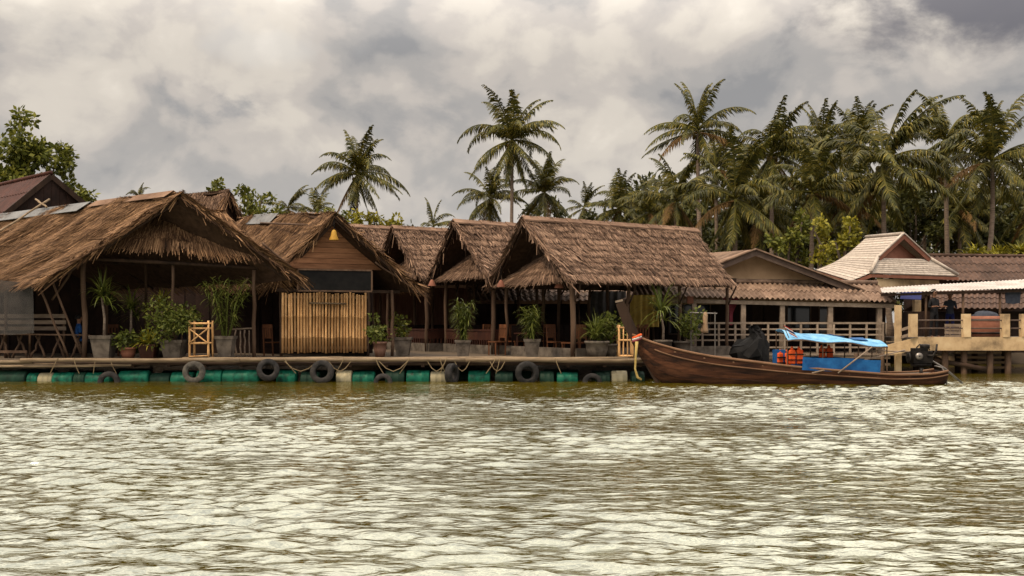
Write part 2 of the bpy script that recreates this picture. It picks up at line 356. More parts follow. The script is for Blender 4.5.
# ------------------------------------------------------------------ thatch
def sheet_np(R0, R1, E0, E1, u, t):
    """u along, t from eave (0) to ridge (1)"""
    u = u[..., None]; t = t[..., None]
    return (np.array(E0) * (1 - u) + np.array(E1) * u) * (1 - t) + (np.array(R0) * (1 - u) + np.array(R1) * u) * t
def thatch(parent, R0, R1, E0, E1, seed, m='thatch', spacing=.28, width=.026, dens=2.4, blade=.56, fringe=.30, sag=.08, rough=1.0):
    r = np.random.RandomState(seed)
    R0, R1, E0, E1 = map(Vector, (R0, R1, E0, E1))
    n = ((E1 - E0).cross((R0 + R1) / 2 - (E0 + E1) / 2)).normalized()
    if n.z < 0: n = -n
    n = np.array(n); Lu = max((E1 - E0).length, (R1 - R0).length); Ls = (((R0 + R1) - (E0 + E1)) / 2).length
    ph = r.uniform(0, 6.28, 6)
    def surf(u, t):
        p = sheet_np(R0, R1, E0, E1, u, t)
        s = -sag * np.sin(np.pi * np.clip(t, 0, 1)) + .035 * rough * np.sin(u * Lu * 1.7 + ph[0] + 2 * t) + .03 * rough * np.sin(u * Lu * 3.9 + ph[1]) * np.sin(t * 7 + ph[2])
        return p + n * s[..., None]
    # solid layer
    gu, gt = np.meshgrid(np.linspace(0, 1, 25), np.linspace(-.02, 1, 9)); top = surf(gu, gt); bot = top - n * .10
    ny, nx = gu.shape; idx = np.arange(nx * ny).reshape(ny, nx)
    q = np.stack([idx[:-1, :-1], idx[:-1, 1:], idx[1:, 1:], idx[1:, :-1]], -1).reshape(-1, 4)
    k = nx * ny; ring = np.concatenate([idx[0, :], idx[1:, -1], idx[-1, -2::-1], idx[-2:0:-1, 0]])
    side = np.stack([ring, np.roll(ring, -1), np.roll(ring, -1) + k, ring + k], -1)
    vs = np.concatenate([top.reshape(-1, 3), bot.reshape(-1, 3)]) - np.array(ORG[parent])
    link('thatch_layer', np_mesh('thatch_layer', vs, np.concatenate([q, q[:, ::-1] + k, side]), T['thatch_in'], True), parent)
    nc = max(2, int(Ls / spacing)); du = np.array((E1 - E0).normalized())
    for c in range(nc + 1):
        nb = int(Lu * dens / width) // (1 if c else 1)
        u = r.uniform(-.012, 1.012, nb); t0 = c / nc + r.normal(0, .05, nb) / Ls
        ln = r.uniform(.6, 1.15, nb) * blade
        t1 = np.minimum(t0 + ln / Ls, 1.02)
        tm = (t0 + t1) / 2; sk = r.normal(0, .07, nb)
        w = width * r.uniform(.5, 1.5, nb)
        if c == 0: t0 = t0 - r.uniform(.1, 1, nb) * fringe / Ls
        a = surf(u, t1) + n * .015; b = surf(u + sk * .4 / Lu, tm) + n * (.04 + r.uniform(0, .03, nb))[:, None]
        e = surf(u + sk / Lu, t0) + n * (.055 + np.abs(r.normal(0, .035, nb)))[:, None]
        if c == 0: e[:, 2] -= r.uniform(0, .55, nb) * fringe
        h = du[None] * (w / 2)[:, None]
        vs = np.stack([a - h, a + h, b - h, b + h, e - h * .6, e + h * .6], 1).reshape(-1, 3) - np.array(ORG[parent])
        o = np.arange(nb)[:, None] * 6
        fs = np.concatenate([o + np.array([[0, 1, 3, 2]]), o + np.array([[2, 3, 5, 4]])])
        link('thatch_course', np_mesh('thatch_course', vs, fs, T[m]), parent, kind='stuff')
def verge(parent, a, b, seed, m='thatch', r0=.10):
    """ragged straw along a sloping gable edge"""
    r = np.random.RandomState(seed); a = np.array(a); b = np.array(b); d = b - a; Ld = np.linalg.norm(d); d = d / Ld
    nb = int(Ld * 60); s = r.uniform(0, Ld, nb); c = a + d * s[:, None] + r.normal(0, 1, (nb, 3)) * np.array([.05, .05, .05])
    ln = r.uniform(.2, .55, nb)[:, None]; dv = d + r.normal(0, .28, (nb, 3)) + np.array([0, 0, -.15]); h = np.cross(dv, r.normal(0, 1, (nb, 3))); h = h / np.linalg.norm(h, axis=1)[:, None] * .02
    vs = np.stack([c - h, c + h, c + dv * ln + h * .5, c + dv * ln - h * .5], 1).reshape(-1, 3) - np.array(ORG[parent])
    link('thatch_verge', np_mesh('thatch_verge', vs, np.arange(nb * 4).reshape(-1, 4), T[m]), parent, kind='stuff')
def ridge_cap(parent, a, b, m='thatch', w=.42, seed=0):
    r = random.Random(seed); a = Vector(a); b = Vector(b); d = (b - a); n = int(d.length / .55); s = V(d.y, -d.x, 0).normalized()
    for i in range(n):
        p = a + d * (i / n); q = a + d * ((i + 1.12) / n); p.z += .07 + r.uniform(0, .02); q.z += .05 + r.uniform(0, .02)
        mb = MB(); dn = V(0, 0, -w * .72)
        vs = [p, q, p + s * w + dn, q + s * w + dn, p - s * w + dn, q - s * w + dn]
        vs2 = [x + V(0, 0, .05) for x in vs]
        mb.add(vs + vs2, [(0, 2, 3, 1), (0, 1, 5, 4), (6, 7, 9, 8), (6, 10, 11, 7), (2, 8, 9, 3), (4, 5, 11, 10), (0, 6, 8, 2), (0, 4, 10, 6), (1, 3, 9, 7), (1, 7, 11, 5)])
        mb.build('ridge_cap', T[m], parent)
def pole(name, a, b, r, m, parent, n=8, wob=.03, seed=None):
    rr = random.Random(seed if seed is not None else int(a[0] * 977 + a[1] * 131 + b[2] * 31)); a = Vector(a); b = Vector(b); k = 5; pts = []
    for i in range(k + 1):
        p = a.lerp(b, i / k)
        if 0 < i < k: p += V(rr.uniform(-wob, wob), rr.uniform(-wob, wob), rr.uniform(-wob, wob) * .3)
        pts.append(p)
    return MB().tube(pts, [r * rr.uniform(.9, 1.1) for _ in pts], n).build(name, T[m], parent, True)
DECK = .66

# ---- hut A: the big open hall on the left
def hut_a():
    RF, RB = P(180, 194, 30.4), P(-72, 227, 39.0)
    LF, RtF = P(42, 283, 29.8), P(299, 277, 31.0)
    LB, RtB = RB + (LF - RF) + V(0, 0, .25), RB + (RtF - RF)
    t = thing('thatched_hut', 'large open thatched hall at the left with ragged straw eaves', 'hut', V(-11.5, 32.5, DECK), 'thatched huts on the river raft')
    thatch(t, RF, RB, LF, LB, 11, fringe=.34, blade=.75, sag=.14, rough=1.8)
    thatch(t, RF, RB, RtF, RtB, 12, fringe=.5, blade=.8, sag=.12)
    verge(t, RF, LF, 1); verge(t, RF, RtF, 2)
    for i, (a, b) in enumerate(((RF, LF), (RF, RtF))):      # barge poles under the verge
        pole('barge_pole', a + V(0, .12, -.16), b + V(0, .12, -.12), .05, 'wood_dk', t)
    # skirt of thatch across the gable
    S0, S1 = P(128, 214, 31.4), P(225, 214, 31.9)
    thatch(t, S0, S1, P(103, 243, 30.6), P(255, 254, 31.0), 13, dens=3, fringe=.30, blade=.7, sag=.05, rough=1.8)
    g = MB(); g.prism([P(112, 240, 31.6), P(250, 245, 32.1), P(180, 200, 31.9)], (-.05, .08, 0)); g.build('gable_panel', T['wood_dk'], t)
    # ridge metal sheets
    for (u0, u1, w) in ((.02, .28, .35), (.30, .52, .55), (.50, .8, .55)):
        a = RF.lerp(RB, u0) + V(0, 0, .13); b = RF.lerp(RB, u1) + V(0, 0, .13); s = (LF - RF).normalized() * w; bk = (RtF - RF).normalized() * w
        m = MB(); m.add([a, b, b + s, a + s, b + bk, a + bk] + [p + V(0, 0, .012) for p in (a, b, b + s, a + s, b + bk, a + bk)], [(0, 1, 2, 3), (0, 5, 4, 1), (6, 9, 8, 7), (6, 7, 10, 11), (3, 2, 8, 9), (4, 5, 11, 10), (0, 3, 9, 6), (1, 7, 8, 2), (0, 6, 11, 5), (1, 4, 10, 7)])
        m.build('ridge_sheet', T['sheet'] if u0 > .2 else T['thatch_grey'], t)
    for a, b in ((P(-6, 240, 33.1), P(51, 203, 34.6)), (P(37, 203, 34.7), P(48, 211, 34.2))): pole('roof_stick', a + V(0, -.1, .12), b + V(0, -.1, .12), .035, 'bamboo_old', t)
    for px, py, Y, r in ((84, 252, 30.7, .085), (254, 270, 31.3, .06), (173, 262, 31.2, .05), (106, 262, 32.2, .05), (146, 262, 33.5, .05), (212, 262, 34.0, .05), (6, 275, 31.5, .06)):
        pole('post', PZ(px, Y, DECK), P(px, py, Y), r, 'post', t)
    pole('tie_beam', P(80, 258, 30.75), P(258, 268, 31.35), .06, 'wood_dk', t)
    pole('tie_beam', P(100, 262, 33.8), P(270, 268, 34.2), .06, 'wood_dk', t)
    for a, b in ((P(49, 272, 30.3), P(81, 354, 30.6)), (P(39, 286, 30.3), P(68, 357, 30.5)), (P(78, 262, 30.9), P(52, 300, 30.9)), (P(248, 278, 31.3), P(231, 304, 31.4)), (P(262, 243, 31.5), P(292, 268, 31.8))):
        pole('brace', a, b, .035, 'post', t)
    for i in range(9):                                        # rafters seen under the right slope
        u = .02 + i * .09; pole('rafter', RF.lerp(RB, u) + V(0, 0, -.18), RtF.lerp(RtB, u) + V(0, 0, -.16), .035, 'wood_dk', t)
    # dark back wall of boards and a small balustrade by the right post
    for i in range(34):
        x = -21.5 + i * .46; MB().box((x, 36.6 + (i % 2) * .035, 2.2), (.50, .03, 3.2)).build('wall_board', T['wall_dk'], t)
    for i in range(5): pole('baluster', PZ(236 + i * 4.4, 31.6, DECK), PZ(236 + i * 4.4, 31.6, 1.55 - .02 * (i % 2)), .025, 'pale_wood', t, 6)
    pole('balustrade_rail', PZ(232, 31.6, 1.56), PZ(255, 31.6, 1.60), .03, 'pale_wood', t, 6)
    return t
hut_a()

# ---- hut B: enclosed hut with bamboo front
def hut_b():
    RF, RB = P(335, 214, 32.0), P(240, 219, 38.6)
    LF, RtF = P(268, 284, 32.1), P(420, 290, 33.0)
    d = RB - RF; LB, RtB = LF + d, RtF + d
    t = thing('thatched_hut', 'enclosed thatched hut with brown board gable and bamboo front wall', 'hut', V(-6.2, 33.5, DECK), 'thatched huts on the river raft')
    thatch(t, RF, RB, LF, LB, 21, fringe=.35, blade=.8, rough=1.5)
    thatch(t, RF, RB, RtF, RtB, 22, fringe=.3)
    verge(t, RF, LF, 3); verge(t, RF, RtF, 4)
    for a, b in ((RF, LF), (RF, RtF)): MB().beam(a + V(0, .08, -.17), b + V(0, .08, -.15), .05, .14).build('barge_board', T['wood_dk'], t)
    a = RF.lerp(RB, .55) + V(0, 0, .13); b = RF.lerp(RB, .82) + V(0, 0, .13); s = (LF - RF).normalized() * .5
    MB().prism([a, b, b + s, a + s], (0, 0, .012)).build('ridge_sheet', T['sheet'], t)
    pole('roof_stick', RF.lerp(LF, .22) + V(-.4, -.1, .14), P(262, 229, 36) + V(0, -.2, .2), .03, 'post', t)
    # gable boards, wall plane slightly behind the verge
    A, B2 = P(284, 268, 31.9), P(398, 270, 33.4); ax = (B2 - A); apx = P(335, 221, 32.6)
    nb = 9
    for i in range(nb):
        z0 = A.z + (apx.z - A.z) * i / nb; z1 = A.z + (apx.z - A.z) * (i + .94) / nb
        f0 = i / nb; f1 = (i + .94) / nb; k = .447
        u0a, u0b = f0 * k, 1 - f0 * (1 - k); u1a, u1b = f1 * k, 1 - f1 * (1 - k)
        pa, pb = A + ax * u0a, A + ax * u0b; qa, qb = A + ax * u1a, A + ax * u1b
        for p, z in ((pa, z0), (pb, z0), (qa, z1), (qb, z1)): p.z = z
        MB().prism([pa, pb, qb, qa], (-.01, .03 + .015 * (i % 2), 0)).build('gable_board', T['board'], t)
    W0, W1 = PZ(281, 32.3, 0), PZ(367, 33.0, 0)
    # the room behind
    for a, b in ((W1, PZ(366, 36.5, 0)), (PZ(270, 36.4, 0), PZ(372, 36.6, 0)), (PZ(262, 36.2, 0), PZ(281, 36.2, 0))):
        n = max(2, int((b - a).length / .4))
        for i in range(n):
            p = a.lerp(b, (i - .04) / n); q = a.lerp(b, (i + 1.04) / n); p.y += .06 + .035 * (i % 2); q.y += .06 + .035 * (i % 2); p.x += .02 * (i % 2); q.x += .02 * (i % 2)
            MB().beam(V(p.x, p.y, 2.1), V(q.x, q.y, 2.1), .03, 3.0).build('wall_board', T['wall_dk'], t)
    bw = MB(); bw.beam(V(W0.x, W0.y + .05, 2.62), V(W1.x, W1.y + .05, 2.62), .05, .09); bw.beam(V(W0.x, W0.y + .05, .95), V(W1.x, W1.y + .05, .95), .05, .09)
    bw = bw.build('bamboo_wall', T['bamboo_old'], t)
    n = 28; pm = MB(); pm.tube([V(0, 0, 0), V(0, 0, .5), V(0, 0, .51), V(0, 0, .53), V(0, 0, 1.2), V(0, 0, 1.21), V(0, 0, 1.23), V(0, 0, 2.0)], [.041, .04, .046, .04, .039, .045, .039, .037], 8)
    pm = pm.mesh('bamboo_pole', T['bamboo'], True)
    for i in range(n):
        p = W0.lerp(W1, (i + .5) / n); p.z = .80 + rng.uniform(-.03, .03)
        link('bamboo_pole', pm, bw, p, (rng.uniform(-.006, .006), rng.uniform(-.012, .012), rng.uniform(0, 6)), (1, 1, rng.uniform(.96, 1.0)))
    p, q = W0.lerp(W1, .33), W0.lerp(W1, .76); link('bamboo_rail', MB().tube([V(p.x, p.y - .06, 2.42), V(q.x, q.y - .06, 2.40)], .028, 8).mesh('bamboo_rail', T['bamboo_old'], True, ORG[bw]), bw, ORG[bw])
    for px, py, Y, r in ((392, 290, 33.2, .055), (281, 268, 32.5, .05), (368, 268, 33.1, .05)): pole('post', PZ(px, Y, DECK), P(px, py, Y), r, 'post', t)
    MB().beam(P(276, 290, 32.3), P(400, 292, 33.4), .08, .1).build('tie_beam', T['wood_dk'], t)
    pole('brace', P(375, 262, 32.6), P(424, 296, 33.0), .03, 'post', t)
    # sign and lamp hang from it
    sg = thing('signboard', 'long blank black signboard hanging above the bamboo wall', 'signboard', P(338, 291, 32.0))
    a0, a1 = P(298, 280, 31.75), P(372, 281, 32.35)
    MB().beam(a0, a1, .04, .66).build('panel', T['black'], sg)
    for z in (.34, -.34): MB().beam(a0 + V(0, -.01, z), a1 + V(0, -.01, z), .06, .05).build('frame_rail', T['post'], sg)
    for q in (a0, a1): MB().box(q + V(0, -.01, 0), (.05, .06, .64)).build('frame_post', T['post'], sg)
    lp = thing('hanging_lamp', 'yellow bell-shaped lamp hanging under the hut gable', 'lamp', P(334, 240, 31.9))
    c = P(334, 240, 31.9); MB().lathe(c, [(.15, 0), (.14, .05), (.10, .14), (.08, .25), (.05, .31), (.015, .33)], 14).build('lamp_shade', T['brass'], lp, True)
    MB().tube([c + V(0, 0, .32), P(334, 219, 32.0)], .012, 6).build('cord', T['black'], lp)
hut_b()

# ---- huts in the slanting row
D0 = V(.851, .524, 0); G0 = V(.524, -.851, 0)
def hut_row(px, py, Y, Lr, hw, ez, label, seed, near=True, plinth=True):
    RF = P(px, py, Y); RB = RF + D0 * Lr; RB.z = RF.z - .03
    z = lambda p: V(p.x, p.y, ez)
    prow = D0 * .55
    EF, EB = z(RF + prow * .25 + G0 * hw), z(RB + G0 * hw - D0 * .45); FF, FB = z(RF + prow * .25 - G0 * hw), z(RB - G0 * hw)
    base = (EF + EB + FF + FB) / 4; base.z = DECK
    t = thing('thatched_hut', label, 'hut', base, 'thatched huts on the river raft')
    thatch(t, RF, RB, EF, EB, seed, m='thatch_grey', fringe=.16, sag=.05, rough=.5, spacing=.30, blade=.46)
    thatch(t, RF, RB, FF, FB, seed + 1, m='thatch_grey', fringe=.16, sag=.05, rough=.5)
    ridge_cap(t, RF - D0 * .05, RB + D0 * .05, 'thatch_grey', .2, seed)
    verge(t, RF, EF, seed + 2, 'thatch_grey'); verge(t, RF, FF, seed + 3, 'thatch_grey')
    for a in (EF, FF): MB().beam(RF + V(0, 0, -.18) + D0 * .1, a + V(0, 0, -.14) + D0 * .1, .05, .12).build('barge_board', T['wood_dk'], t)
    # skirt over the gable
    top = RF.lerp((EF + FF) / 2, .55) + D0 * .9; b0 = FF + D0 * .05 - G0 * -.45; b1 = EF + D0 * .05 - G0 * .45
    thatch(t, top - G0 * .12, top + G0 * .12, b0 + V(0, 0, -.02), b1 + V(0, 0, -.02), seed + 4, m='thatch_grey', fringe=.12, sag=.02, rough=.4, spacing=.3)
    MB().prism([z(RF + D0 * 1.0 - G0 * hw * .85), z(RF + D0 * 1.0 + G0 * hw * .85), RF + D0 * 1.0 + V(0, 0, -.35)], tuple(D0 * .05)).build('gable_panel', T['wood_dk'], t)
    # frame
    ins = .38
    for s in (1, -1):
        for k, u in enumerate((.6, .6 + (Lr - .9) / 3, .6 + (Lr - .9) * 2 / 3, Lr - .3)):
            p = RF + D0 * u + G0 * s * (hw - ins); p.z = DECK
            zt = ez + (RF.z - ez) * ins / hw - .12
            pole('post', p, V(p.x, p.y, zt), .085 if k == 0 and s == 1 else .06, 'post', t)
            if s == 1:                                        # knee braces up to the eave
                q = p + G0 * .42 + D0 * .05; pole('brace', V(p.x, p.y, zt - .95), V(q.x, q.y, ez + .0), .03, 'wood_dk', t)
        a = RF + D0 * .3 + G0 * s * (hw - ins); b = RB + D0 * .1 + G0 * s * (hw - ins)
        zz = ez + (RF.z - ez) * ins / hw - .16; MB().beam(V(a.x, a.y, zz), V(b.x, b.y, zz), .09, .13).build('wall_plate', T['wood_dk'], t)
    for u in (.6, Lr - .3):
        a = RF + D0 * u + G0 * hw * .9; b = RF + D0 * u - G0 * hw * .9; MB().beam(V(a.x, a.y, ez + .1), V(b.x, b.y, ez + .1), .08, .13).build('tie_beam', T['wood_dk'], t)
    for i in range(10):
        u = i / 9; pole('rafter', RF.lerp(RB, u) + V(0, 0, -.17), EF.lerp(EB, u) + V(0, 0, -.15), .03, 'wood_dk', t, 6)
        pole('rafter', RF.lerp(RB, u) + V(0, 0, -.17), FF.lerp(FB, u) + V(0, 0, -.15), .03, 'wood_dk', t, 6)
    if plinth:
        for a, b in ((RF + D0 * .62 - G0 * (hw - .3), RF + D0 * .62 + G0 * (hw - .3)), (RF + D0 * .62 + G0 * (hw - .3), RB + D0 * -.3 + G0 * (hw - .3))):
            MB().beam(V(a.x, a.y, DECK + .15), V(b.x, b.y, DECK + .15), .14, .32).build('plinth', T['concrete'], t)
            n = int((b - a).length / .16)
            if seed == 60: continue
            MB().beam(V(a.x, a.y, 1.50), V(b.x, b.y, 1.50), .07, .07).build('balustrade_rail', T['redwood'], t)
            MB().beam(V(a.x, a.y, 1.30), V(b.x, b.y, 1.30), .03, .30).build('balustrade_panel', T['redwood'], t)
            bm = MB().box((0, 0, 0), (.055, .04, .36)).mesh('baluster', T['redwood']); ang = math.atan2(b.y - a.y, b.x - a.x)
            for i in range(n):
                if (seed > 50 and i % 9 in (0, 1, 2)): continue
                p = a.lerp(b, (i + .5) / n); link('baluster', bm, t, V(p.x, p.y, .985), (0, 0, ang))
    # half wall behind
    a = RF + D0 * .8 - G0 * (hw - .35); b = RB - G0 * (hw - .35); n = int((b - a).length / .35)
    wm = MB().box((0, 0, 0), (.335, .03, 1.0)).mesh('wall_board', T['wall_dk'])
    for i in range(n):
        p = a.lerp(b, (i + .5) / n); link('wall_board', wm, t, V(p.x, p.y, DECK + .52), (0, 0, math.atan2(D0.y, D0.x)))
    return t
hut_row(523, 219, 32.6, 7.45, 2.38, 3.09, 'thatched hut with the longest grey-brown roof, nearest the boat prow', 60)
hut_row(454, 222, 36.4, 7.2, 2.2, 3.42, 'thatched hut next left of the long-roofed hut, tall pointed gable', 40)
hut_row(393, 228, 39.9, 7.2, 2.2, 3.55, 'small pointed thatched gable peeking out right of the bamboo-front hut', 30)
hut_row(342, 226, 43.5, 7.0, 2.2, 3.8, 'thatched roof farthest back, half hidden behind the board gable', 20, plinth=False)

for px, py, Y, lb in ((501, 287, 33.2, 'small dim lampshade hanging at the far gable corner of the long-roofed hut'), (559, 288, 31.6, 'small lampshade hanging left of the long-roofed hut corner post'), (432, 286, 36.5, 'small lampshade hanging under the second pointed gable')):
    c = P(px, py, Y); lp = thing('hanging_lamp', lb, 'lamp', c)
    MB().lathe(c, [(.15, 0), (.14, .04), (.09, .14), (.05, .22), (.01, .24)], 12).build('lamp_shade', T['fascia'], lp, True); MB().tube([c + V(0, 0, .2), c + V(0, 0, .75)], .01, 5).build('cord', T['black'], lp)
# ---- small thatched hut behind hut A
def hut_g():
    RF, RB = P(228, 191, 42.5), P(170, 198, 45.5)
    LF, RtF = P(204, 218, 41.5), P(242, 222, 43.5); d = RB - RF
    t = thing('thatched_hut', 'small thatched roof showing behind the peak of the big left hall', 'hut', V(-12.6, 43, .7), 'thatched huts on the river raft')
    E0 = V(LF.x, LF.y, 3.6); E1 = V(RtF.x + 1.2, RtF.y + .6, 3.6)
    thatch(t, RF, RB, E0, E0 + d, 71, 'thatch_grey'); thatch(t, RF, RB, E1, E1 + d, 72, 'thatch_grey'); verge(t, RF, E0, 73); verge(t, RF, E1, 74)
    for i in range(4):
        p = (E0, E0 + d * .9, E1 + d * .1, E1 + d * .9)[i]; pole('post', V(p.x, p.y, .3), V(p.x, p.y, 3.6), .07, 'post', t)
    MB().prism([E0 + V(.3, .3, 0), E1 + V(-.3, .1, 0), RF + V(-.1, .3, -.4)], tuple(d.normalized() * .05)).build('gable_panel', T['wood_dk'], t)
hut_g()

# ------------------------------------------------------------------ the raft
def raft():
    t = thing('raft', 'long bamboo and plank raft floating on drums under the huts', 'raft', V(-8, 30.2, 0))
    fl = MB(); fl.prism([V(-24, 32.9, DECK - .05), V(4.1, 32.9, DECK - .05), V(8.8, 34.2, DECK - .05), V(8.8, 45, DECK - .05), V(-24, 45, DECK - .05)], (0, 0, .04)); fl.build('deck_floor', T['plank'], t)
    fr = MB(); fr.prism([V(4.1, 30.4, DECK - .06), V(8.6, 33.4, DECK - .06), V(8.6, 34.2, DECK - .06), V(4.1, 32.9, DECK - .06)], (0, 0, .04)); fr.build('deck_floor', T['plank'], t)
    pm = [MB().box((0, 0, 0), (w, .235, .045)).mesh('plank', T['plank']) for w in (3.4, 2.6, 4.1)]; ws = (3.4, 2.6, 4.1)
    for row in range(11):
        x = -24 - rng.uniform(0, 2)
        while x < 4.1:
            k = rng.randrange(3)
            if x + ws[k] > 4.25: k = 1
            if x + ws[k] > 4.5: break
            link('plank', pm[k], t, V(x + ws[k] / 2, 30.28 + row * .245, DECK - .02 + rng.uniform(-.012, .012)), (0, 0, rng.uniform(-.003, .003))); x += ws[k] + .015
    for (x0, x1, y, z, r, m) in ((-24.5, -14.5, 30.05, .60, .05, 'bamboo_old'), (-14.8, -8.2, 29.97, .65, .06, 'bamboo_old'), (-8.4, -1.0, 30.0, .66, .06, 'bamboo_old'), (-1.4, 4.25, 29.98, .65, .065, 'bamboo_old'), (-10, -2.2, 30.2, .70, .04, 'bamboo_old'), (-3, 3.5, 30.14, .71, .035, 'bamboo_old'),
                                 (-24, 4.2, 30.12, .54, .06, 'wood_dk')):
        pole('edge_pole', V(x0, y, z), V(x1, y, z), r, m, t, 8, .05)
    for i in range(26): MB().box((-23.6 + i * 1.1, 31.6, .50), (.1, 3.0, .12)).build('joist', T['wood_dk'], t)
    def drum(xa, xb, m, yy=30.3, r=.26, z=.06):
        r = r * rng.uniform(.88, 1.05); c = V(xa, yy + rng.uniform(-.05, .08), z + rng.uniform(-.06, .03)); Ld = xb - xa
        MB().lathe(c, [(.02, 0), (r * .92, 0), (r, .03), (r, .30 * Ld), (r * 1.03, .32 * Ld), (r, .34 * Ld), (r, .66 * Ld), (r * 1.03, .68 * Ld), (r, .70 * Ld), (r, Ld - .03), (r * .92, Ld), (.02, Ld)], 18, (1, 0, 0)).build('float_drum', T[m], t, True)
    px2x = lambda px: (px - 512) / F * 30.05
    for a, b, m in ((-8, 24, 'drum_d'), (26, 36, 'drum_g'), (36.5, 51, 'drum_c'), (51.5, 72, 'drum_g'), (73, 84, 'drum_d'), (84.5, 110, 'drum_g'), (118, 147, 'drum_g'), (148, 168, 'drum_d'), (170, 192, 'drum_g'), (196, 221, 'drum_g'), (222, 258, 'drum_g'), (276, 295, 'drum_g'),
                    (300, 318, 'drum_d'), (336, 351, 'drum_c'), (352, 374, 'drum_g'), (385, 404, 'drum_d'), (406, 429, 'drum_g'), (430, 446, 'drum_c'), (468, 490, 'drum_g'), (495, 513, 'drum_d'), (540, 554, 'drum_d'), (557, 578, 'drum_g'), (596, 610, 'drum_d'), (612, 628, 'drum_c'), (632, 645, 'drum_d')):
        drum(px2x(a), px2x(b), m)
    for i in range(18): drum(-23 + i * 1.5, -23 + i * 1.5 + 1.1, 'drum_d', 31.4)
    # loose bamboo ends and lashings at the left end
    for i in range(9):
        y = 29.95 + i * .07; pole('loose_pole', V(-18.5 + rng.uniform(-1, 0), y, .42 + .03 * (i % 4)), V(-12.2 + rng.uniform(-1.5, 1), y + .1, .50 + .03 * (i % 3)), .04, 'bamboo_old', t, 7, .04)
    for px, dx in ((76, 5), (98, -3), (285, 12), (345, -9), (376, 8), (410, -10), (440, 6), (447, -7), (496, -10), (500, -4), (555, 6), (60, -8), (112, 6)):
        x = px2x(px); MB().tube([V(x, 29.9, .72), V(x + dx * .012, 29.88, .5), V(x + dx * .03, 29.93, .25)], .011, 5).build('lashing', T['rope'], t)
    for a, b in ((286, 318), (330, 352), (380, 408), (428, 446), (455, 470), (490, 505)):
        xa, xb = px2x(a), px2x(b); MB().tube([V(xa + (xb - xa) * u, 29.86, .62 - .3 * math.sin(math.pi * u)) for u in (0, .25, .5, .75, 1)], .010, 5).build('rope', T['rope'], t)
raft()
def tyre(px, py, rad, label, yaw, tilt=0., m='rubber'):
    rad *= .88; Y = 29.72; c = P(px, py, Y); w = .2
    prof = [(rad * .52, -w * .45), (rad * .66, -w * .5), (rad * .93, -w * .5), (rad, -w * .32), (rad * 1.01, -w * .1), (rad * .98, -w * .08), (rad * .98, w * .08), (rad * 1.01, w * .1), (rad, w * .32), (rad * .93, w * .5), (rad * .66, w * .5), (rad * .52, w * .45), (rad * .56, w * .3), (rad * .60, 0), (rad * .56, -w * .3), (rad * .52, -w * .45)]
    ax = V(math.sin(yaw), -math.cos(yaw), tilt)
    o = MB().lathe(c, prof, 28, ax).build('tyre', T[m], None, True); tag(o, label, 'tyre', 'tyre fenders along the raft edge')
    return o
tyre(194, 372, .37, 'pale worn tyre below the crossed bamboo stand', .1, m='rubber_w')
tyre(268, 370, .38, 'dark tyre fender left of the bamboo wall, tilted outwards', .25, .25)
tyre(322, 372, .40, 'dark tyre fender hanging below the bamboo wall centre', .05, .15)
tyre(109, 382, .36, 'half sunk tyre below the tall grey planter at left', .2)
tyre(383, 383, .32, 'half sunk black tyre under the bamboo-front hut right post', .1, .1)
tyre(452, 374, .36, 'tyre fender seen edge-on beside a cream float drum', 1.15)
tyre(527, 373, .40, 'large black tyre under the middle potted plant of the raft', .15)
tyre(592, 383, .33, 'black tyre low in the water left of the boat bow', .1, .1)

# ------------------------------------------------------------------ potted plants
def strips(verts, faces, base, az, el, ln, w, droop, seg=4):
    p = Vector(base); d = V(math.cos(az) * math.cos(el), math.sin(az) * math.cos(el), math.sin(el)); s = V(-math.sin(az), math.cos(az), 0); o = len(verts)
    for i in range(seg + 1):
        k = w * (1 - (i / seg) ** 2 * .95) * .5 * (0.55 + .45 * min(1, i * 2 / seg + .2)); verts += [p - s * k, p + s * k]
        p = p + d * (ln / seg); d = (d + V(0, 0, -droop / seg)).normalized()
    for i in range(seg): faces.append((o + 2 * i, o + 2 * i + 1, o + 2 * i + 3, o + 2 * i + 2))
def rosette(parent, name, base, n, ln, w, droop, m='leaf_pot', el=(0.1, 1.45)):
    v, f = [], []
    for i in range(n): strips(v, f, base, rng.uniform(0, 6.28), rng.uniform(*el), ln * rng.uniform(.65, 1.1), w, droop * rng.uniform(.6, 1.4))
    mb = MB(); mb.add(v, f); return mb.build(name, T[m], parent)
def leaf_quads(r, clumps, n, size, squash=1.0, up=0.3):
    out = []
    for (c, rad) in clumps:
        k = int(n * rad * rad); d = r.normal(0, 1, (k, 3)); d /= np.linalg.norm(d, axis=1)[:, None]
        p = np.array(c) + d * (rad * (r.uniform(.25, 1, k) ** .5) * r.uniform(.82, 1.12, k))[:, None] * np.array([1, 1, squash])
        a = r.normal(0, 1, (k, 3)) + d * .8 + np.array([0, 0, -.2]); a /= np.linalg.norm(a, axis=1)[:, None]
        nrm = d + r.normal(0, .7, (k, 3)) + np.array([0, 0, up]); b = np.cross(a, nrm); b /= np.linalg.norm(b, axis=1)[:, None] + 1e-6
        s = (size * r.uniform(.6, 1.3, k))[:, None]
        out.append(np.stack([p, p + a * s * .5 + b * s * .28, p + a * s, p + a * s * .5 - b * s * .28], 1))
    return np.concatenate(out).reshape(-1, 3)
def leaf_obj(name, parent, m, clumps, n, size, seed, squash=1.0):
    v = leaf_quads(np.random.RandomState(seed), clumps, n, size, squash) - np.array(ORG[parent])
    return link(name, np_mesh(name, v, np.arange(len(v)).reshape(-1, 4), T[m]), parent, kind='stuff')
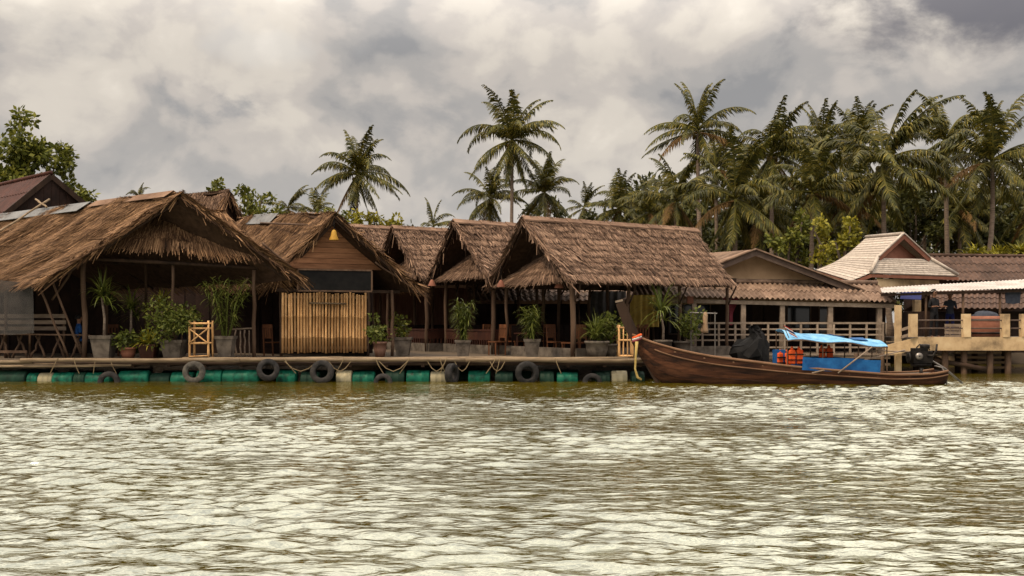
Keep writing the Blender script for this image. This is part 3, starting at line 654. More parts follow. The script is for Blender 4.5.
def square_pot(parent, c, w, h, m='concrete'):
    k = 1.414; MB().lathe(c, [(.01, 0), (w * .33 * k, 0), (w * .46 * k, h * .86), (w * .5 * k, h * .86), (w * .52 * k, h), (w * .42 * k, h), (w * .40 * k, h * .8), (.01, h * .8)], 4).build('pot', T[m], parent)
def round_pot(parent, c, w, h, m='concrete'):
    MB().lathe(c, [(.01, 0), (w * .32, 0), (w * .44, h * .5), (w * .47, h * .86), (w * .52, h * .87), (w * .52, h), (w * .43, h), (w * .40, h * .85), (.01, h * .84)], 16).build('pot', T[m], parent, True)
def potted(px, Y, label, pot, w, h, kind, ph, pw, seed, m='leaf_pot', potm='concrete'):
    c = PZ(px, Y, DECK + .01); t = thing('potted_plant', label, 'plant', c, 'potted plants on the raft')
    (square_pot if pot == 's' else round_pot)(t, c, w, h, potm)
    top = c + V(0, 0, h * .82); r = random.Random(seed)
    if kind == 'bush':
        cl = [(tuple(top + V(r.uniform(-pw, pw) * .6, r.uniform(-pw, pw) * .5, r.uniform(.15, 1) * ph)), pw * r.uniform(.35, .6)) for _ in range(9)]
        for i in range(5): MB().tube([top + V(0, 0, -.05), Vector(cl[i][0])], [.02, .008], 5).build('stem', T['bark'], t)
        leaf_obj('foliage', t, m, cl, 900, .13, seed)
    elif kind == 'bamboo':
        for i in range(16):
            a = r.uniform(0, 6.28); q = top + V(math.cos(a) * pw * r.uniform(.3, 1), math.sin(a) * pw * .6, ph * r.uniform(.6, 1.0)); mid = top.lerp(q, .55) + V(0, 0, ph * .12)
            MB().tube([top + V(math.cos(a) * .06, math.sin(a) * .06, -.05), mid, q], [.016, .012, .006], 5).build('stem', T['leaf_pot'], t)
            v, f = [], []
            for k in range(34):
                u = r.uniform(.15, 1); p = top.lerp(mid, u * 2) if u < .5 else mid.lerp(q, u * 2 - 1); strips(v, f, p, r.uniform(0, 6.28), r.uniform(-.5, .8), r.uniform(.25, .48), .035, 1.1, 3)
            MB().add(v, f).build('leaf_spray', T[m], t)
    elif kind == 'dracaena':
        tip = top + V(r.uniform(-.1, .15), 0, ph * .62); MB().tube([top + V(0, 0, -.1), top.lerp(tip, .5) + V(.05, 0, 0), tip], [.045, .04, .035], 8).build('stem', T['trunk'], t, True)
        rng.seed(seed); rosette(t, 'leaf_rosette', tip, 70, pw, .06, 1.5, m)
        rosette(t, 'leaf_rosette', tip + V(.12, .1, -.25), 40, pw * .85, .05, 1.4, m)
    elif kind == 'tuft':
        rng.seed(seed)
        for k in range(4): rosette(t, 'leaf_rosette', top + V(r.uniform(-.12, .12), r.uniform(-.1, .1), r.uniform(0, ph * .4)), 30, pw, .05, 1.3, m, (.3, 1.5))
    return t
potted(104, 30.45, 'tall thin-stemmed plant with drooping leaves in a grey concrete planter', 's', .66, .72, 'dracaena', 2.1, .95, 1)
potted(128, 30.5, 'low leafy bush between the tall planter and the wooden box', 'r', .5, .35, 'bush', .5, .5, 2, 'leaf_pot', 'fascia')
potted(149, 30.5, 'spiky yellow-green plant in a small brown box planter', 's', .55, .45, 'tuft', .3, .65, 3, 'leaf_y', 'redwood')
potted(174, 30.6, 'broad bush in a tapered grey planter left of the bamboo stand', 's', .70, .58, 'bush', 1.1, .85, 4)
potted(160, 31.6, 'tall yellow-green spiky plant at the back behind the planters', 'r', .5, .5, 'dracaena', 1.9, .8, 5, 'leaf_y')
potted(128, 31.8, 'tall dim plant inside the left hall behind the low bush', 'r', .5, .5, 'dracaena', 1.8, .9, 6)
potted(226, 30.75, 'very tall weeping bamboo plant in a square grey planter', 's', .55, .70, 'bamboo', 1.95, .85, 7)
potted(380, 31.9, 'small leafy plant in a pot right of the bamboo wall', 'r', .45, .5, 'bush', .85, .42, 8, 'leaf_pot', 'wall_pink')
potted(403, 33.6, 'dim shrub in a grey pot beside the hut corner post', 's', .6, .62, 'bush', .9, .4, 9, 'leaf')
potted(463, 31.9, 'tall slender bamboo plant in a grey planter left of the middle huts', 's', .5, .55, 'bamboo', 1.5, .38, 10)
potted(532, 31.2, 'bushy bamboo plant in a tapered grey pot before the long-roofed hut', 's', .52, .60, 'bamboo', 1.15, .48, 11)
potted(597, 30.6, 'wide drooping plant in a round grey pot left of the bamboo rack', 'r', .75, .55, 'tuft', .9, .85, 12)
potted(610, 31.0, 'leafy green plant between round grey pot and bamboo rack', 'r', .5, .45, 'bush', .95, .5, 13)
potted(663, 32.2, 'big palm-like plant with long arching leaves behind the boat prow', 'r', .6, .55, 'dracaena', 1.55, 1.3, 14)
potted(683, 32.9, 'low green shrub right of the palm-like plant behind the boat', 'r', .6, .5, 'bush', 1.0, .6, 15)

# ------------------------------------------------------------------ bamboo stands, bench, furniture
def stand(px, Y, w, h, label, cross):
    c = PZ(px, Y, DECK); t = thing('bamboo_stand', label, 'stand', c)
    for sx in (-1, 1):
        for sy in (0, .45): pole('leg', c + V(sx * w / 2, sy, 0), c + V(sx * w / 2, sy, h), .035, 'bamboo', t, 7, .005)
    for z in ((.05, .30, .5) if not cross else (.42, .80, .93)):
        k = z if cross else z / .5 * .92
        pole('rail', c + V(-w / 2, -.03, h * k), c + V(w / 2, -.03, h * k), .028, 'bamboo', t, 7, .004)
        pole('rail', c + V(-w / 2, .48, h * k), c + V(w / 2, .48, h * k), .028, 'bamboo', t, 7, .004)
    if cross:
        pole('brace', c + V(-w / 2, -.05, h * .42), c + V(w / 2, -.05, h * .80), .022, 'bamboo', t, 7, .003); pole('brace', c + V(w / 2, -.05, h * .42), c + V(-w / 2, -.05, h * .80), .022, 'bamboo', t, 7, .003)
        pole('brace', c + V(-w / 2, -.05, h * .08), c + V(w / 2, -.05, h * .1), .02, 'bamboo', t, 7, .003)
    else:
        for u in (-.2, .1): pole('slat', c + V(w * u, -.03, 0), c + V(w * u, -.03, h * .9), .022, 'bamboo', t, 7, .003)
stand(199, 30.2, .57, 1.18, 'pale bamboo stand with crossed braces at the raft edge', True)
stand(626, 30.5, .42, 1.05, 'yellow bamboo rack at the raft end beside the boat prow', False)
def bench():
    c = PZ(30, 31.0, DECK); t = thing('bench', 'long pale slatted bench under the left hall eave', 'bench', c)
    for i in range(3): MB().beam(P(-10, 316 + i * 6.2, 31.5), P(66, 316 + i * 6.2, 31.5), .03, .12).build('back_slat', T['pale_wood'], t)
    for px in (-5, 30, 64): MB().beam(PZ(px, 31.55, DECK), P(px, 312, 31.55), .06, .06).build('back_post', T['post'], t)
    for k in range(3): MB().beam(P(-12, 334, 30.9 + k * .2), P(88, 335, 30.9 + k * .2), .18, .04).build('seat_plank', T['post'], t)
    for i, px in enumerate((4, 20, 38, 58, 78)):
        for s in (-1, 1): pole('leg', PZ(px + s * 7, 31.0, DECK), P(px - s * 2, 335.5, 31.0), .035, 'post', t, 6)
    MB().beam(PZ(-10, 30.8, DECK + .22), PZ(27, 30.8, DECK + .22), .05, .08).build('stretcher', T['post'], t)
bench()
tag(MB().prism([P(-8, 279, 30.5), P(33, 284, 30.4), P(34, 333, 30.4), P(12, 335, 30.44), P(-8, 334, 30.5)], (0, .01, 0)).build('plastic_sheet', T['plastic']), 'dull translucent plastic sheet hanging from the left eave', 'sheet')
def chair(loc, rz, label, m='chairwood', grp='wooden restaurant chairs'):
    t = thing('chair', label, 'chair', loc, grp); R = Matrix.Rotation(rz, 3, 'Z'); loc = Vector(loc)
    W = lambda x, y, z: loc + R @ V(x, y, z)
    for sx in (-1, 1):
        MB().beam(W(sx * .2, -.2, 0), W(sx * .2, -.2, .44), .045, .045).build('leg', T[m], t); MB().beam(W(sx * .2, .2, 0), W(sx * .2, .26, 1.05), .045, .045).build('leg', T[m], t)
    MB().box(W(0, 0, .46), (.46, .46, .04), rz).build('seat', T[m], t)
    MB().beam(W(-.2, .255, 1.0), W(.2, .255, 1.0), .035, .12).build('top_rail', T[m], t); MB().beam(W(-.2, .235, .62), W(.2, .235, .62), .03, .05).build('back_rail', T[m], t)
    for k in (-1, 0, 1): MB().beam(W(k * .1, .235, .62), W(k * .1, .255, .96), .06, .02).build('back_slat', T[m], t)
    return t
def table(loc, rz, label, w=1.3, d=.8):
    t = thing('table', label, 'table', loc, 'wooden restaurant tables'); R = Matrix.Rotation(rz, 3, 'Z'); loc = Vector(loc)
    MB().box(loc + V(0, 0, .75), (w, d, .045), rz).build('tabletop', T['redwood'], t)
    for sx in (-1, 1):
        for sy in (-1, 1): MB().beam(loc + R @ V(sx * (w / 2 - .08), sy * (d / 2 - .08), 0), loc + R @ V(sx * (w / 2 - .08), sy * (d / 2 - .08), .73), .06, .06).build('leg', T['redwood'], t)
A0 = math.atan2(D0.y, D0.x)
def at(px, Y, z=DECK): return PZ(px, Y, z)
chair(at(571, 32.4), A0 + 3.3, 'reddish wooden chair just left of the long-roofed hut corner post')
chair(at(556, 33.8), A0 + .2, 'dark wooden chair second left of the hut corner post')
chair(at(516, 35.0), A0 + .1, 'dim wooden chair behind the middle planter'); table(at(536, 34.2), A0, 'dark wooden table inside the long-roofed hut')
chair(at(484, 36.4), A0 + 3.2, 'dark wooden chair inside the second pointed-gable hut'); table(at(472, 37.8), A0, 'dark wooden table inside the second pointed-gable hut')
chair(at(273, 33.2), 2.6, 'dark wooden chair in the doorway left of the bamboo wall')
table(at(130, 33.3), 0, 'dim wooden table inside the big left hall', 1.6); chair(at(112, 33.0), .4, 'dim wooden chair at the hall table, behind tall planter')
chair(at(497, 34.2), A0 - 1.5, 'wooden chair facing along the long-roofed hut, left of middle planter')
chair(at(546, 35.6), A0 + 3.0, 'wooden chair beyond the dark table of the long-roofed hut')
chair(at(588, 32.9), A0 + .3, 'wooden chair right behind the hut corner post')
chair(at(622, 35.0), A0 + .1, 'wooden chair far inside the long-roofed hut behind the bamboo rack')
def hanging(name, x0, x1, y0, y1, Y, m, label, cat):
    v = []; n = 24
    for t in (0, 1):
        for i in range(n + 1): u = i / n; p = P(x0 + (x1 - x0) * u, y0 + (y1 - y0) * t, Y); v.append(p + V(0, .05 * math.sin(u * 31) + .03 * math.sin(u * 13 + t), 0))
    k = len(v); v += [p + V(0, .012, 0) for p in v]; K = n + 1
    f = [(i, i + 1, K + i + 1, K + i) for i in range(n)] + [(k + i, k + K + i, k + K + i + 1, k + i + 1) for i in range(n)]
    tag(MB().add(v, f).build(name, T[m], None, True), label, cat)
T['yellow'] = material('dull_yellow_tarp', [(.30, .20, .045), (.46, .33, .09)], .7, 3, bump=.2)
T['grey_tarp'] = material('grey_sheet', [(.085, .08, .08), (.17, .16, .16)], .7, 3)
hanging('yellow_tarp', 630, 659, 295, 327, 36.25, 'yellow', 'dull yellow tarp hanging behind the end of the long-roofed hut', 'tarp')
hanging('grey_sheet', 590, 626, 291, 326, 39.6, 'grey_tarp', 'grey sheet curtain at the back of the long-roofed hut', 'curtain')
chair(at(640, 33.4), A0 + 2.9, 'wooden chair behind the boat prow'); table(at(600, 34.0), A0, 'dark table behind the round grey pot', 1.5)

# ------------------------------------------------------------------ people
def person(loc, rz, label, pose, shirt, trousers, h=1.65):
    s = h / 1.7; R = Matrix.Rotation(rz, 3, 'Z'); loc = Vector(loc)
    if pose == 'sit': hip = .50; kn = [V(.1, -.42, .48), V(-.1, -.42, .48)]; an = [V(.1, -.40, .08), V(-.1, -.40, .08)]
    else: hip = .92; kn = [V(.1, -.03, .49), V(-.11, .02, .49)]; an = [V(.11, .0, .08), V(-.12, .06, .08)]
    v, e, rad = [], [], []
    def A(p, r, par=None):
        v.append(tuple(Vector(p) * s)); rad.append(r * s)
        if par is not None: e.append((par, len(v) - 1))
        return len(v) - 1
    pel = A((0, 0, hip), .135); wst = A((0, .01, hip + .16), .125, pel); ch = A((0, 0, hip + .36), .15, wst); nb = A((0, .01, hip + .52), .075, ch)
    nk = A((0, 0, hip + .60), .052, nb); jaw = A((0, -.025, hip + .665), .07, nk); hd = A((0, -.01, hip + .75), .092, jaw); A((0, 0, hip + .82), .07, hd); A((0, -.112, hip + .715), .014, jaw)
    for i, sx in enumerate((1, -1)):
        th = A((sx * .09, -.01, hip - .03), .09, pel); k = A(kn[i], .058, th); a = A(an[i], .04, k); A(an[i] + V(sx * .02, -.16, -.045), .03, a)
        sh = A((sx * .17, 0, hip + .45), .065, ch)
        el = A((sx * .23, .02, hip + .19), .042, sh)
        if pose == 'sit': wr = A((sx * .14, -.26, hip + .17), .028, el); fd = V(-sx * .1, -1, -.1)
        elif pose == 'reach': wr = A((sx * .2, -.24, hip + .22), .028, el); fd = V(0, -1, .05)
        else: wr = A((sx * .25, -.05, hip - .05), .028, el); fd = V(0, -.15, -1)
        fd.normalize(); w0 = Vector(v[wr]) / s; pm = A(w0 + fd * .07, .03, wr); sd = V(1, 0, 0) if pose != 'stand' else V(0, 1, 0)
        for j in range(4):
            b = A(w0 + fd * .11 + sd * (j - 1.5) * .02, .0095, pm); ln = (.06, .075, .07, .05)[j]; m1 = A(w0 + fd * (.11 + ln * .55) + sd * (j - 1.5) * .021 + V(0, 0, -.008), .009, b); A(w0 + fd * (.11 + ln) + sd * (j - 1.5) * .021 + V(0, -.01, -.025), .008, m1)
        tb = A(w0 + fd * .06 - sd * sx * .04, .011, pm); A(w0 + fd * .10 - sd * sx * .055, .009, tb)
    me = bpy.data.meshes.new('person'); me.from_pydata([tuple(R @ Vector(p)) for p in v], e, [])
    o = bpy.data.objects.new('person', me); COL.objects.link(o)
    o.modifiers.new('skin', 'SKIN'); o.modifiers.new('sub', 'SUBSURF').levels = 2
    sv = me.skin_vertices[0].data
    for i, r in enumerate(rad): sv[i].radius = (r, r); sv[i].use_root = (i == 0)
    dg = bpy.context.evaluated_depsgraph_get(); new = bpy.data.meshes.new_from_object(o.evaluated_get(dg)); o.modifiers.clear(); o.data = new
    new.materials.clear()
    for m in ('skin', shirt, trousers): new.materials.append(T[m])
    Ri = R.transposed(); hp = hip * s
    for p in new.polygons:
        c = Ri @ Vector(p.center); p.use_smooth = True
        lateral = abs(c.x) / s; z = c.z - hp
        if z > .555 * s: p.material_index = 0
        elif z > .0 * s and not (lateral > .17 and z < .28 * s) and not (c.y < -.2 * s): p.material_index = 1
        elif lateral > .185 and z > -.3 * s and pose == 'stand': p.material_index = 0
        elif c.y < -.12 * s and z > .08 * s: p.material_index = 0
        elif c.z < .07 * s: p.material_index = 0
        else: p.material_index = 2
    o.location = loc; ORG[o] = loc
    hc = (R @ V(0, .005, hip + .775)) * s + loc; mb = MB(); nn = 14
    mb.lathe(hc, [(.098 * s, -.06 * s), (.105 * s, 0), (.09 * s, .05 * s), (.055 * s, .085 * s), (.005, .095 * s)], nn)
    mb.v = [q + (R @ V(0, .035, 0)) * s * max(0, 1 - (q.z - hc.z) / (.1 * s)) * .6 for q in mb.v]
    mb.build('hair', T['hair'], o, True)
    return tag(o, label, 'person')
person(PZ(79, 31.7, .72), 2.2, 'person in a blue shirt sitting by the left hall post', 'sit', 'blue_cloth', 'dark_cloth')
person(PZ(182, 33.0, DECK), .2, 'person in black standing inside the left hall behind the bamboo stand', 'stand', 'dark_cloth', 'dark_cloth')

# ------------------------------------------------------------------ longtail boat
def boat():
    t = thing('longtail_boat', 'long brown wooden longtail boat with raised prow and blue canopy', 'boat', V(8, 29.2, 0))
    S = [(632, 335, .06, 1.18), (643, 340, .16, .55), (655, 344.5, .28, .05), (682, 352, .48, -.22), (713, 358, .60, -.32), (745, 362, .68, -.35), (780, 366.5, .73, -.36), (822, 370.5, .75, -.36), (885, 375.5, .70, -.33), (925, 375, .58, -.25), (941, 371.5, .48, -.1)]
    def axis(px): u = (px - 632) / 309; return 29.45 - .45 * u
    def interp(px):
        for i in range(len(S) - 1):
            if S[i][0] <= px <= S[i + 1][0]:
                a, b = S[i], S[i + 1]; u = (px - a[0]) / (b[0] - a[0]); return [a[k] + (b[k] - a[k]) * u for k in range(1, 4)]
    xs = [632 + 309 * i / 44 for i in range(45)]
    # smooth the sampled lines
    raw = np.array([interp(x) for x in xs]); sm = raw.copy()
    for _ in range(3): sm[1:-1] = (sm[:-2] + 2 * sm[1:-1] + sm[2:]) / 4
    def pt(i, side, f, out=0.0):
        """f 0 keel .. 1 gunwale"""
        px = xs[i]; Yc = axis(px); gz = HC - (sm[i][0] - YH) / F * (Yc - sm[i][1]); kz = sm[i][2]; b = sm[i][1]
        ang = f ** .8; w = b * (math.sin(ang * math.pi / 2) ** .75) + out
        return V((px - 512) / F * Yc, Yc + side * w, kz + (gz - kz) * f ** 1.15)
    fr = [0.0, .34, .52, .68, .84, 1.0]
    for side in (-1, 1):
        for k in range(len(fr) - 1):
            mb = MB(); n = len(xs); o = .0
            lo = [pt(i, side, fr[k], o) for i in range(n)]; hi = [pt(i, side, fr[k + 1] - .004, o + .008) for i in range(n)]
            li = [p + V(0, -side * .03, 0) for p in lo]; hi2 = [p + V(0, -side * .03, 0) for p in hi]
            fs = []
            for i in range(n - 1): fs += [(i, i + 1, n + i + 1, n + i), (2 * n + i, 3 * n + i, 3 * n + i + 1, 2 * n + i + 1), (n + i, n + i + 1, 3 * n + i + 1, 3 * n + i), (i, 2 * n + i, 2 * n + i + 1, i + 1)]
            mb.add(lo + hi + li + hi2, fs).build('strake', T['hull'], t)
        g = MB(); pts = [pt(i, side, 1.0, .01) + V(0, 0, .02) for i in range(len(xs))]
        for a, b in zip(pts[:-1], pts[1:]): pass
        g.tube(pts, .035, 6).build('gunwale', T['hull_rim'], t, True)
        g2 = MB(); g2.tube([pt(i, side, .84, .02) for i in range(3, len(xs))], .022, 6).build('rubbing_strip', T['hull_rim'], t, True)
    n = len(xs); fl = MB()
    for i in range(4, n - 1):
        a0, a1, b0, b1 = pt(i, -1, .5, -.03), pt(i, 1, .5, -.03), pt(i + 1, -1, .5, -.03), pt(i + 1, 1, .5, -.03); fl.add([a0, a1, b1, b0], [(0, 1, 2, 3)])
    fl.build('floorboards', T['hull'], t)
    for i in (6, 10, 14, 18, 22, 26, 30, 34, 38): MB().beam(pt(i, -1, .95), pt(i, 1, .95), .14, .04).build('thwart', T['hull_rim'], t)
    tr = MB(); tr.prism([pt(n - 1, -1, 1), pt(n - 1, -1, .6), pt(n - 1, -1, .3), pt(n - 1, 1, .3), pt(n - 1, 1, .6), pt(n - 1, 1, 1)], (-.05, 0, 0)).build('transom', T['hull'], t)
    bd = MB(); bd.prism([pt(1, -1, .97), pt(1, 1, .97), pt(7, 1, .97), pt(7, -1, .97)], (0, 0, .03)).build('bow_deck', T['hull_rim'], t)
    MB().prism([pt(36, -1, .9), pt(36, 1, .9), pt(43, 1, .9), pt(43, -1, .9)], (0, 0, .03)).build('stern_deck', T['plank'], t)
    # prow stem
    Yb = 29.45; line = [(660, 388), (652, 374), (644, 358), (636, 342), (629, 329), (623, 315), (618.5, 303)]
    mb = MB(); vs = []
    for i, (x, y) in enumerate(line):
        p = P(x, y, Yb); w = .05; k = [.06, .09, .13, .19, .21, .20, .17][i]; d = V(.86, 0, .35).normalized()
        vs += [p - d * k * .5 + V(0, -w, 0), p + d * k + V(0, -w, 0), p + d * k + V(0, w, 0), p - d * k * .5 + V(0, w, 0)]
    fs = []
    for i in range(len(line) - 1):
        for k in range(4): fs.append((i * 4 + k, i * 4 + (k + 1) % 4, i * 4 + 4 + (k + 1) % 4, i * 4 + 4 + k))
    fs += [(3, 2, 1, 0), tuple(range(len(vs) - 4, len(vs)))]
    mb.add(vs, fs).build('prow_post', T['wood_dk'], t)
    MB().box(P(619, 301, Yb), (.22, .115, .06), ry=-.25).build('prow_cap', T['rail'], t)
    # canopy
    cv = []; nx, ny = 14, 6
    for i in range(nx + 1):
        u = i / nx; px = 788 + 100 * u
        for j in range(ny + 1):
            w = j / ny; Yc = 28.45 + 1.35 * w; py = (337.5 + 9.5 * u) - 0.0; z = HC - (py - YH) / F * 28.45 + .16 * math.sin(w * math.pi * .75) + .03 * math.sin(u * 13 + w * 3) - (.08 * (1 - u) ** 4 if w < .3 else 0) + .06 * (1 - u) ** 3 * w
            cv.append(PZ(px, 28.45, 0) + V(0, Yc - 28.45, z))
    fs = [(i * (ny + 1) + j, (i + 1) * (ny + 1) + j, (i + 1) * (ny + 1) + j + 1, i * (ny + 1) + j + 1) for i in range(nx) for j in range(ny)]
    k = len(cv); ctop = [p + V(0, 0, .012) for p in cv]; 
    mbc = MB(); mbc.add(cv + ctop, [f[::-1] for f in fs] + [tuple(q + k for q in f) for f in fs]); can = mbc.build('canopy', T['tarp_l'], t, True)
    for i0, i1, j0, j1 in ((7, 9, 3, 5), (10, 12, 2, 4)):
        q = [cv[i * (ny + 1) + j] + V(0, 0, .03) for i, j in ((i0, j0), (i1, j0), (i1, j1), (i0, j1))]; MB().prism(q, (0, 0, .015)).build('canopy_patch', T['tarp_b'], t)
    for i in (0, 5, 10, 14):
        for j in (0, ny):
            p = cv[i * (ny + 1) + j]; MB().tube([V(p.x, p.y + (.08 if j == 0 else -.08), .3), V(p.x, p.y + (.08 if j == 0 else -.08), p.z)], .018, 6).build('canopy_pole', T['post'], t)
    for j in (0, ny): MB().tube([cv[i * (ny + 1) + j] + V(0, 0, -.02) for i in range(nx + 1)], .016, 5).build('canopy_rail', T['post'], t)
    # blue side screens
    for Yo, nm in ((28.42, 0), (29.75, 1)):
        a = [P(803 + 78 * u, 357 + 3 * u + .5 * math.sin(u * 9), 28.42) for u in np.linspace(0, 1, 9)]; b = [P(802 + 78 * u, 370 + 4 * u, 28.42) for u in np.linspace(0, 1, 9)]
        off = V(0, Yo - 28.42, 0); mb = MB(); vs = [p + off for p in a + b]; vs2 = [p + V(0, .012, 0) for p in vs]
        mb.add(vs + vs2, [(i, i + 9, i + 10, i + 1) for i in range(8)] + [(i + 18, i + 19, i + 28, i + 27) for i in range(8)]).build('side_screen', T['tarp_b'], t, True)
    # engine at the stern
    c = P(921, 357, 28.95); en = MB(); en.box(c, (.55, .36, .34)); en.box(c + V(-.05, 0, .2), (.42, .24, .12)); en = en.build('engine', T['metal_dk'], t)
    E = ORG[en]
    def ep(mb, nm, m): link(nm, mb.mesh(nm, T[m], True, E), en, E)
    ep(MB().lathe(c + V(-.33, 0, -.02), [(.02, 0), (.15, 0), (.15, .05), (.12, .06), (.02, .06)], 18, (-1, 0, 0)), 'flywheel', 'metal_dk')
    ep(MB().lathe(c + V(.12, .02, .25), [(.13, 0), (.14, .02), (.14, .1), (.12, .12), (.01, .12)], 16), 'air_filter', 'metal_dk')
    ep(MB().tube([c + V(.1, -.2, .05), c + V(.25, -.24, .05), c + V(.34, -.24, .2), c + V(.36, -.24, .38)], .03, 8), 'exhaust_pipe', 'metal_dk')
    ep(MB().tube([c + V(-.1, .1, .26), c + V(0, .1, .36), c + V(.2, .05, .36), c + V(.27, .05, .2)], .02, 6), 'hose', 'rubber')
    ep(MB().lathe(c + V(-.15, -.19, .03), [(.02, 0), (.1, 0), (.1, .08), (.02, .08)], 14, (0, -1, 0)), 'alternator', 'steel')
    ep(MB().box(c + V(0, 0, -.22), (.5, .3, .12)), 'oil_pan', 'metal_dk'); ep(MB().tube([V(c.x, c.y, .2), c + V(0, 0, -.2)], .05, 8), 'pivot', 'steel')
    ep(MB().tube([c + V(.3, 0, -.1), c + V(.75, .1, -.35), c + V(1.4, .25, -.85)], .03, 8), 'drive_shaft', 'steel')
    ep(MB().tube([c + V(.35, -.1, -.25), c + V(.55, -.12, -.3), c + V(.68, -.12, -.55), c + V(.7, -.12, -.85)], .022, 6), 'guard', 'steel')
    for a, b in ((P(905, 350, 28.9), P(812, 373, 28.35)), (P(872, 347, 28.4), P(838, 373, 28.36)), (P(910, 352, 28.95), P(868, 350, 28.9))): MB().tube([a, b], .022, 6).build('tiller_pole', T['pale_wood'], t, True)
    # bow ribbons and garland
    gc = P(637, 338, 29.3); tag_parts = (('white', 0), ('pink', -.05), ('orange', .05))
    for m, dz in tag_parts: MB().tube([gc + V(.12 * math.cos(q), .11 * math.sin(q), dz + .05 * math.cos(q)) for q in [k * .698 for k in range(10)]], .034, 7).build('bow_ribbon', T[m], t, True)
    MB().tube([gc + V(-.02, -.12, -.1), gc + V(-.05, -.14, -.5), gc + V(-.07, -.13, -.9), gc + V(.0, -.13, -1.15), gc + V(.12, -.13, -1.22)], [.05, .035, .03, .04, .03], 7).build('hanging_garland', T['garland'], t, True)
    f = thing('flag', 'small red white and navy striped flag at the canopy front', 'flag', P(786, 332, 28.5))
    MB().tube([P(789, 338, 28.5), P(783, 324, 28.5)], .012, 5).build('staff', T['post'], f)
    a = P(783.5, 325, 28.49); u = V(.24, 0, -.13); d = V(.03, 0, -.042)
    for i, m in enumerate(('red', 'white', 'navy', 'navy', 'white', 'red')): MB().prism([a + d * i, a + u + d * i, a + u + d * (i + 1), a + d * (i + 1)], (0, .008, 0)).build('stripe', T[m], f)
    def vest(px, py, Y, label, rot=0.):
        v = thing('life_jacket', label, 'life jacket', P(px, py, Y) - V(0, 0, .2)); c = P(px, py, Y)
        for s in (-1, 1):
            mb = MB(); mb.box(c + V(s * .11, 0, 0), (.19, .1, .42), rot); o = mb.build('front_panel', T['orange'], v); b = o.modifiers.new('bevel', 'BEVEL'); b.width = .04; b.segments = 3
            MB().tube([c + V(s * .11, .0, .2), c + V(s * .1, .06, .27), c + V(s * .1, .12, .2)], .035, 7).build('shoulder', T['orange'], v, True)
        for z in (-.08, .08): MB().box(c + V(0, -.01, z), (.42, .125, .03), rot).build('strap', T['black'], v)
    vest(796, 357, 28.7, 'bright orange life jacket at the front of the blue screen'); vest(784, 360, 28.8, 'darker orange life jacket left of the bright one, above the gunwale', .5); vest(826, 355, 29.2, 'orange life jacket just above the blue side screen', .2)
    tag(MB().box(P(779, 357, 28.95), (.30, .3, .42)).build('crate', T['tarp_b']), 'dark blue crate behind the orange life jackets', 'crate')
boat()
def covered_engine():
    t = thing('covered_engine', 'lumpy outboard engine wrapped in black tarp behind the boat gunwale', 'engine', P(751, 360, 31.2))
    c = P(752, 350, 31.2); r = np.random.RandomState(5)
    mb = MB(); prof = [(.48, -.45), (.55, -.25), (.56, 0), (.46, .22), (.3, .42), (.14, .52), (.1, .66), (.02, .72)]; mb.lathe(c, prof, 22)
    mb.v = [p + V(*(r.normal(0, .05, 3))) + V(.10 * math.sin(p.z * 6) + .12 * math.sin((p.y - c.y) * 5) * (p.z < c.z + .3), 0, .10 * math.sin((p.x - c.x) * 9)) for p in mb.v]
    mb.build('tarp_cover', T['black'], t)
    MB().tube([c + V(-.62, .1, -.5), c + V(.0, 0, -.45), c + V(1.2, 0, -.62)], .05, 7).build('shaft', T['metal_dk'], t, True)
    b = MB().box(P(748, 366, 31.2), (2.4, 1.2, .16)); tag(b.build('float_platform', T['plank']), 'low plank float carrying the tarp-wrapped engine', 'float')
covered_engine()
# clothes rack with a towel behind the prow
rk = thing('clothes_rack', 'thin metal clothes rack behind the boat beside the house railing', 'rack', PZ(703, 32.6, .1))
for px in (691, 715): MB().tube([PZ(px, 32.6, -.2), P(px, 312, 32.6)], .022, 6).build('upright', T['steel'], rk)
MB().tube([P(689, 312.5, 32.6), P(717, 313.5, 32.6)], .02, 6).build('crossbar', T['steel'], rk)
tw = MB(); r_ = np.random.RandomState(2); prof = [(.03, 0), (.06, -.1), (.09, -.35), (.13, -.6), (.10, -.68), (.02, -.69)]
tw.lathe(P(705, 312, 32.55), prof, 12); tw.v = [p + V(.03 * math.sin(p.z * 9 + p.x * 20), 0, 0) for p in tw.v]
tag(tw.build('towel', T['towel'], None, True), 'tan towel hanging bunched on the clothes rack', 'towel')

# ------------------------------------------------------------------ corrugated sheet roofs
def corrugated(parent, name, R0, R1, E0, E1, m, sheetw=1.0, pitch=.18, amp=.035, rows=1, th=.012):
    R0, R1, E0, E1 = map(Vector, (R0, R1, E0, E1)); Lu = (E1 - E0).length; n = max(1, round(Lu / sheetw))
    nrm = (E1 - E0).cross(R0 - E0).normalized()
    if nrm.z < 0: nrm = -nrm
    for rw in range(rows):
        ta, tb = rw / rows, min(1, (rw + 1.06) / rows)
        for i in range(n):
            u0, u1 = i / n, (i + 1) / n; k = max(4, int(Lu / n / pitch * 6)); vs = []
            for side in (0, 1):
                for t in (ta, tb):
                    for j in range(k + 1):
                        u = u0 + (u1 - u0) * j / k; p = E0.lerp(E1, u).lerp(R0.lerp(R1, u), t)
                        vs.append(p + nrm * (amp * math.sin(u * Lu / pitch * 6.283) + (.03 * (1 - (t - ta) * rows) if rows > 1 else 0) + rng.uniform(0, .002) - side * th))
            K = k + 1; fs = [(j, j + 1, K + j + 1, K + j) for j in range(k)] + [(2 * K + j, 3 * K + j, 3 * K + j + 1, 2 * K + j + 1) for j in range(k)] + [(j, 2 * K + j, 2 * K + j + 1, j + 1) for j in range(k)]
            MB().add(vs, fs).build(name, T[m], parent)

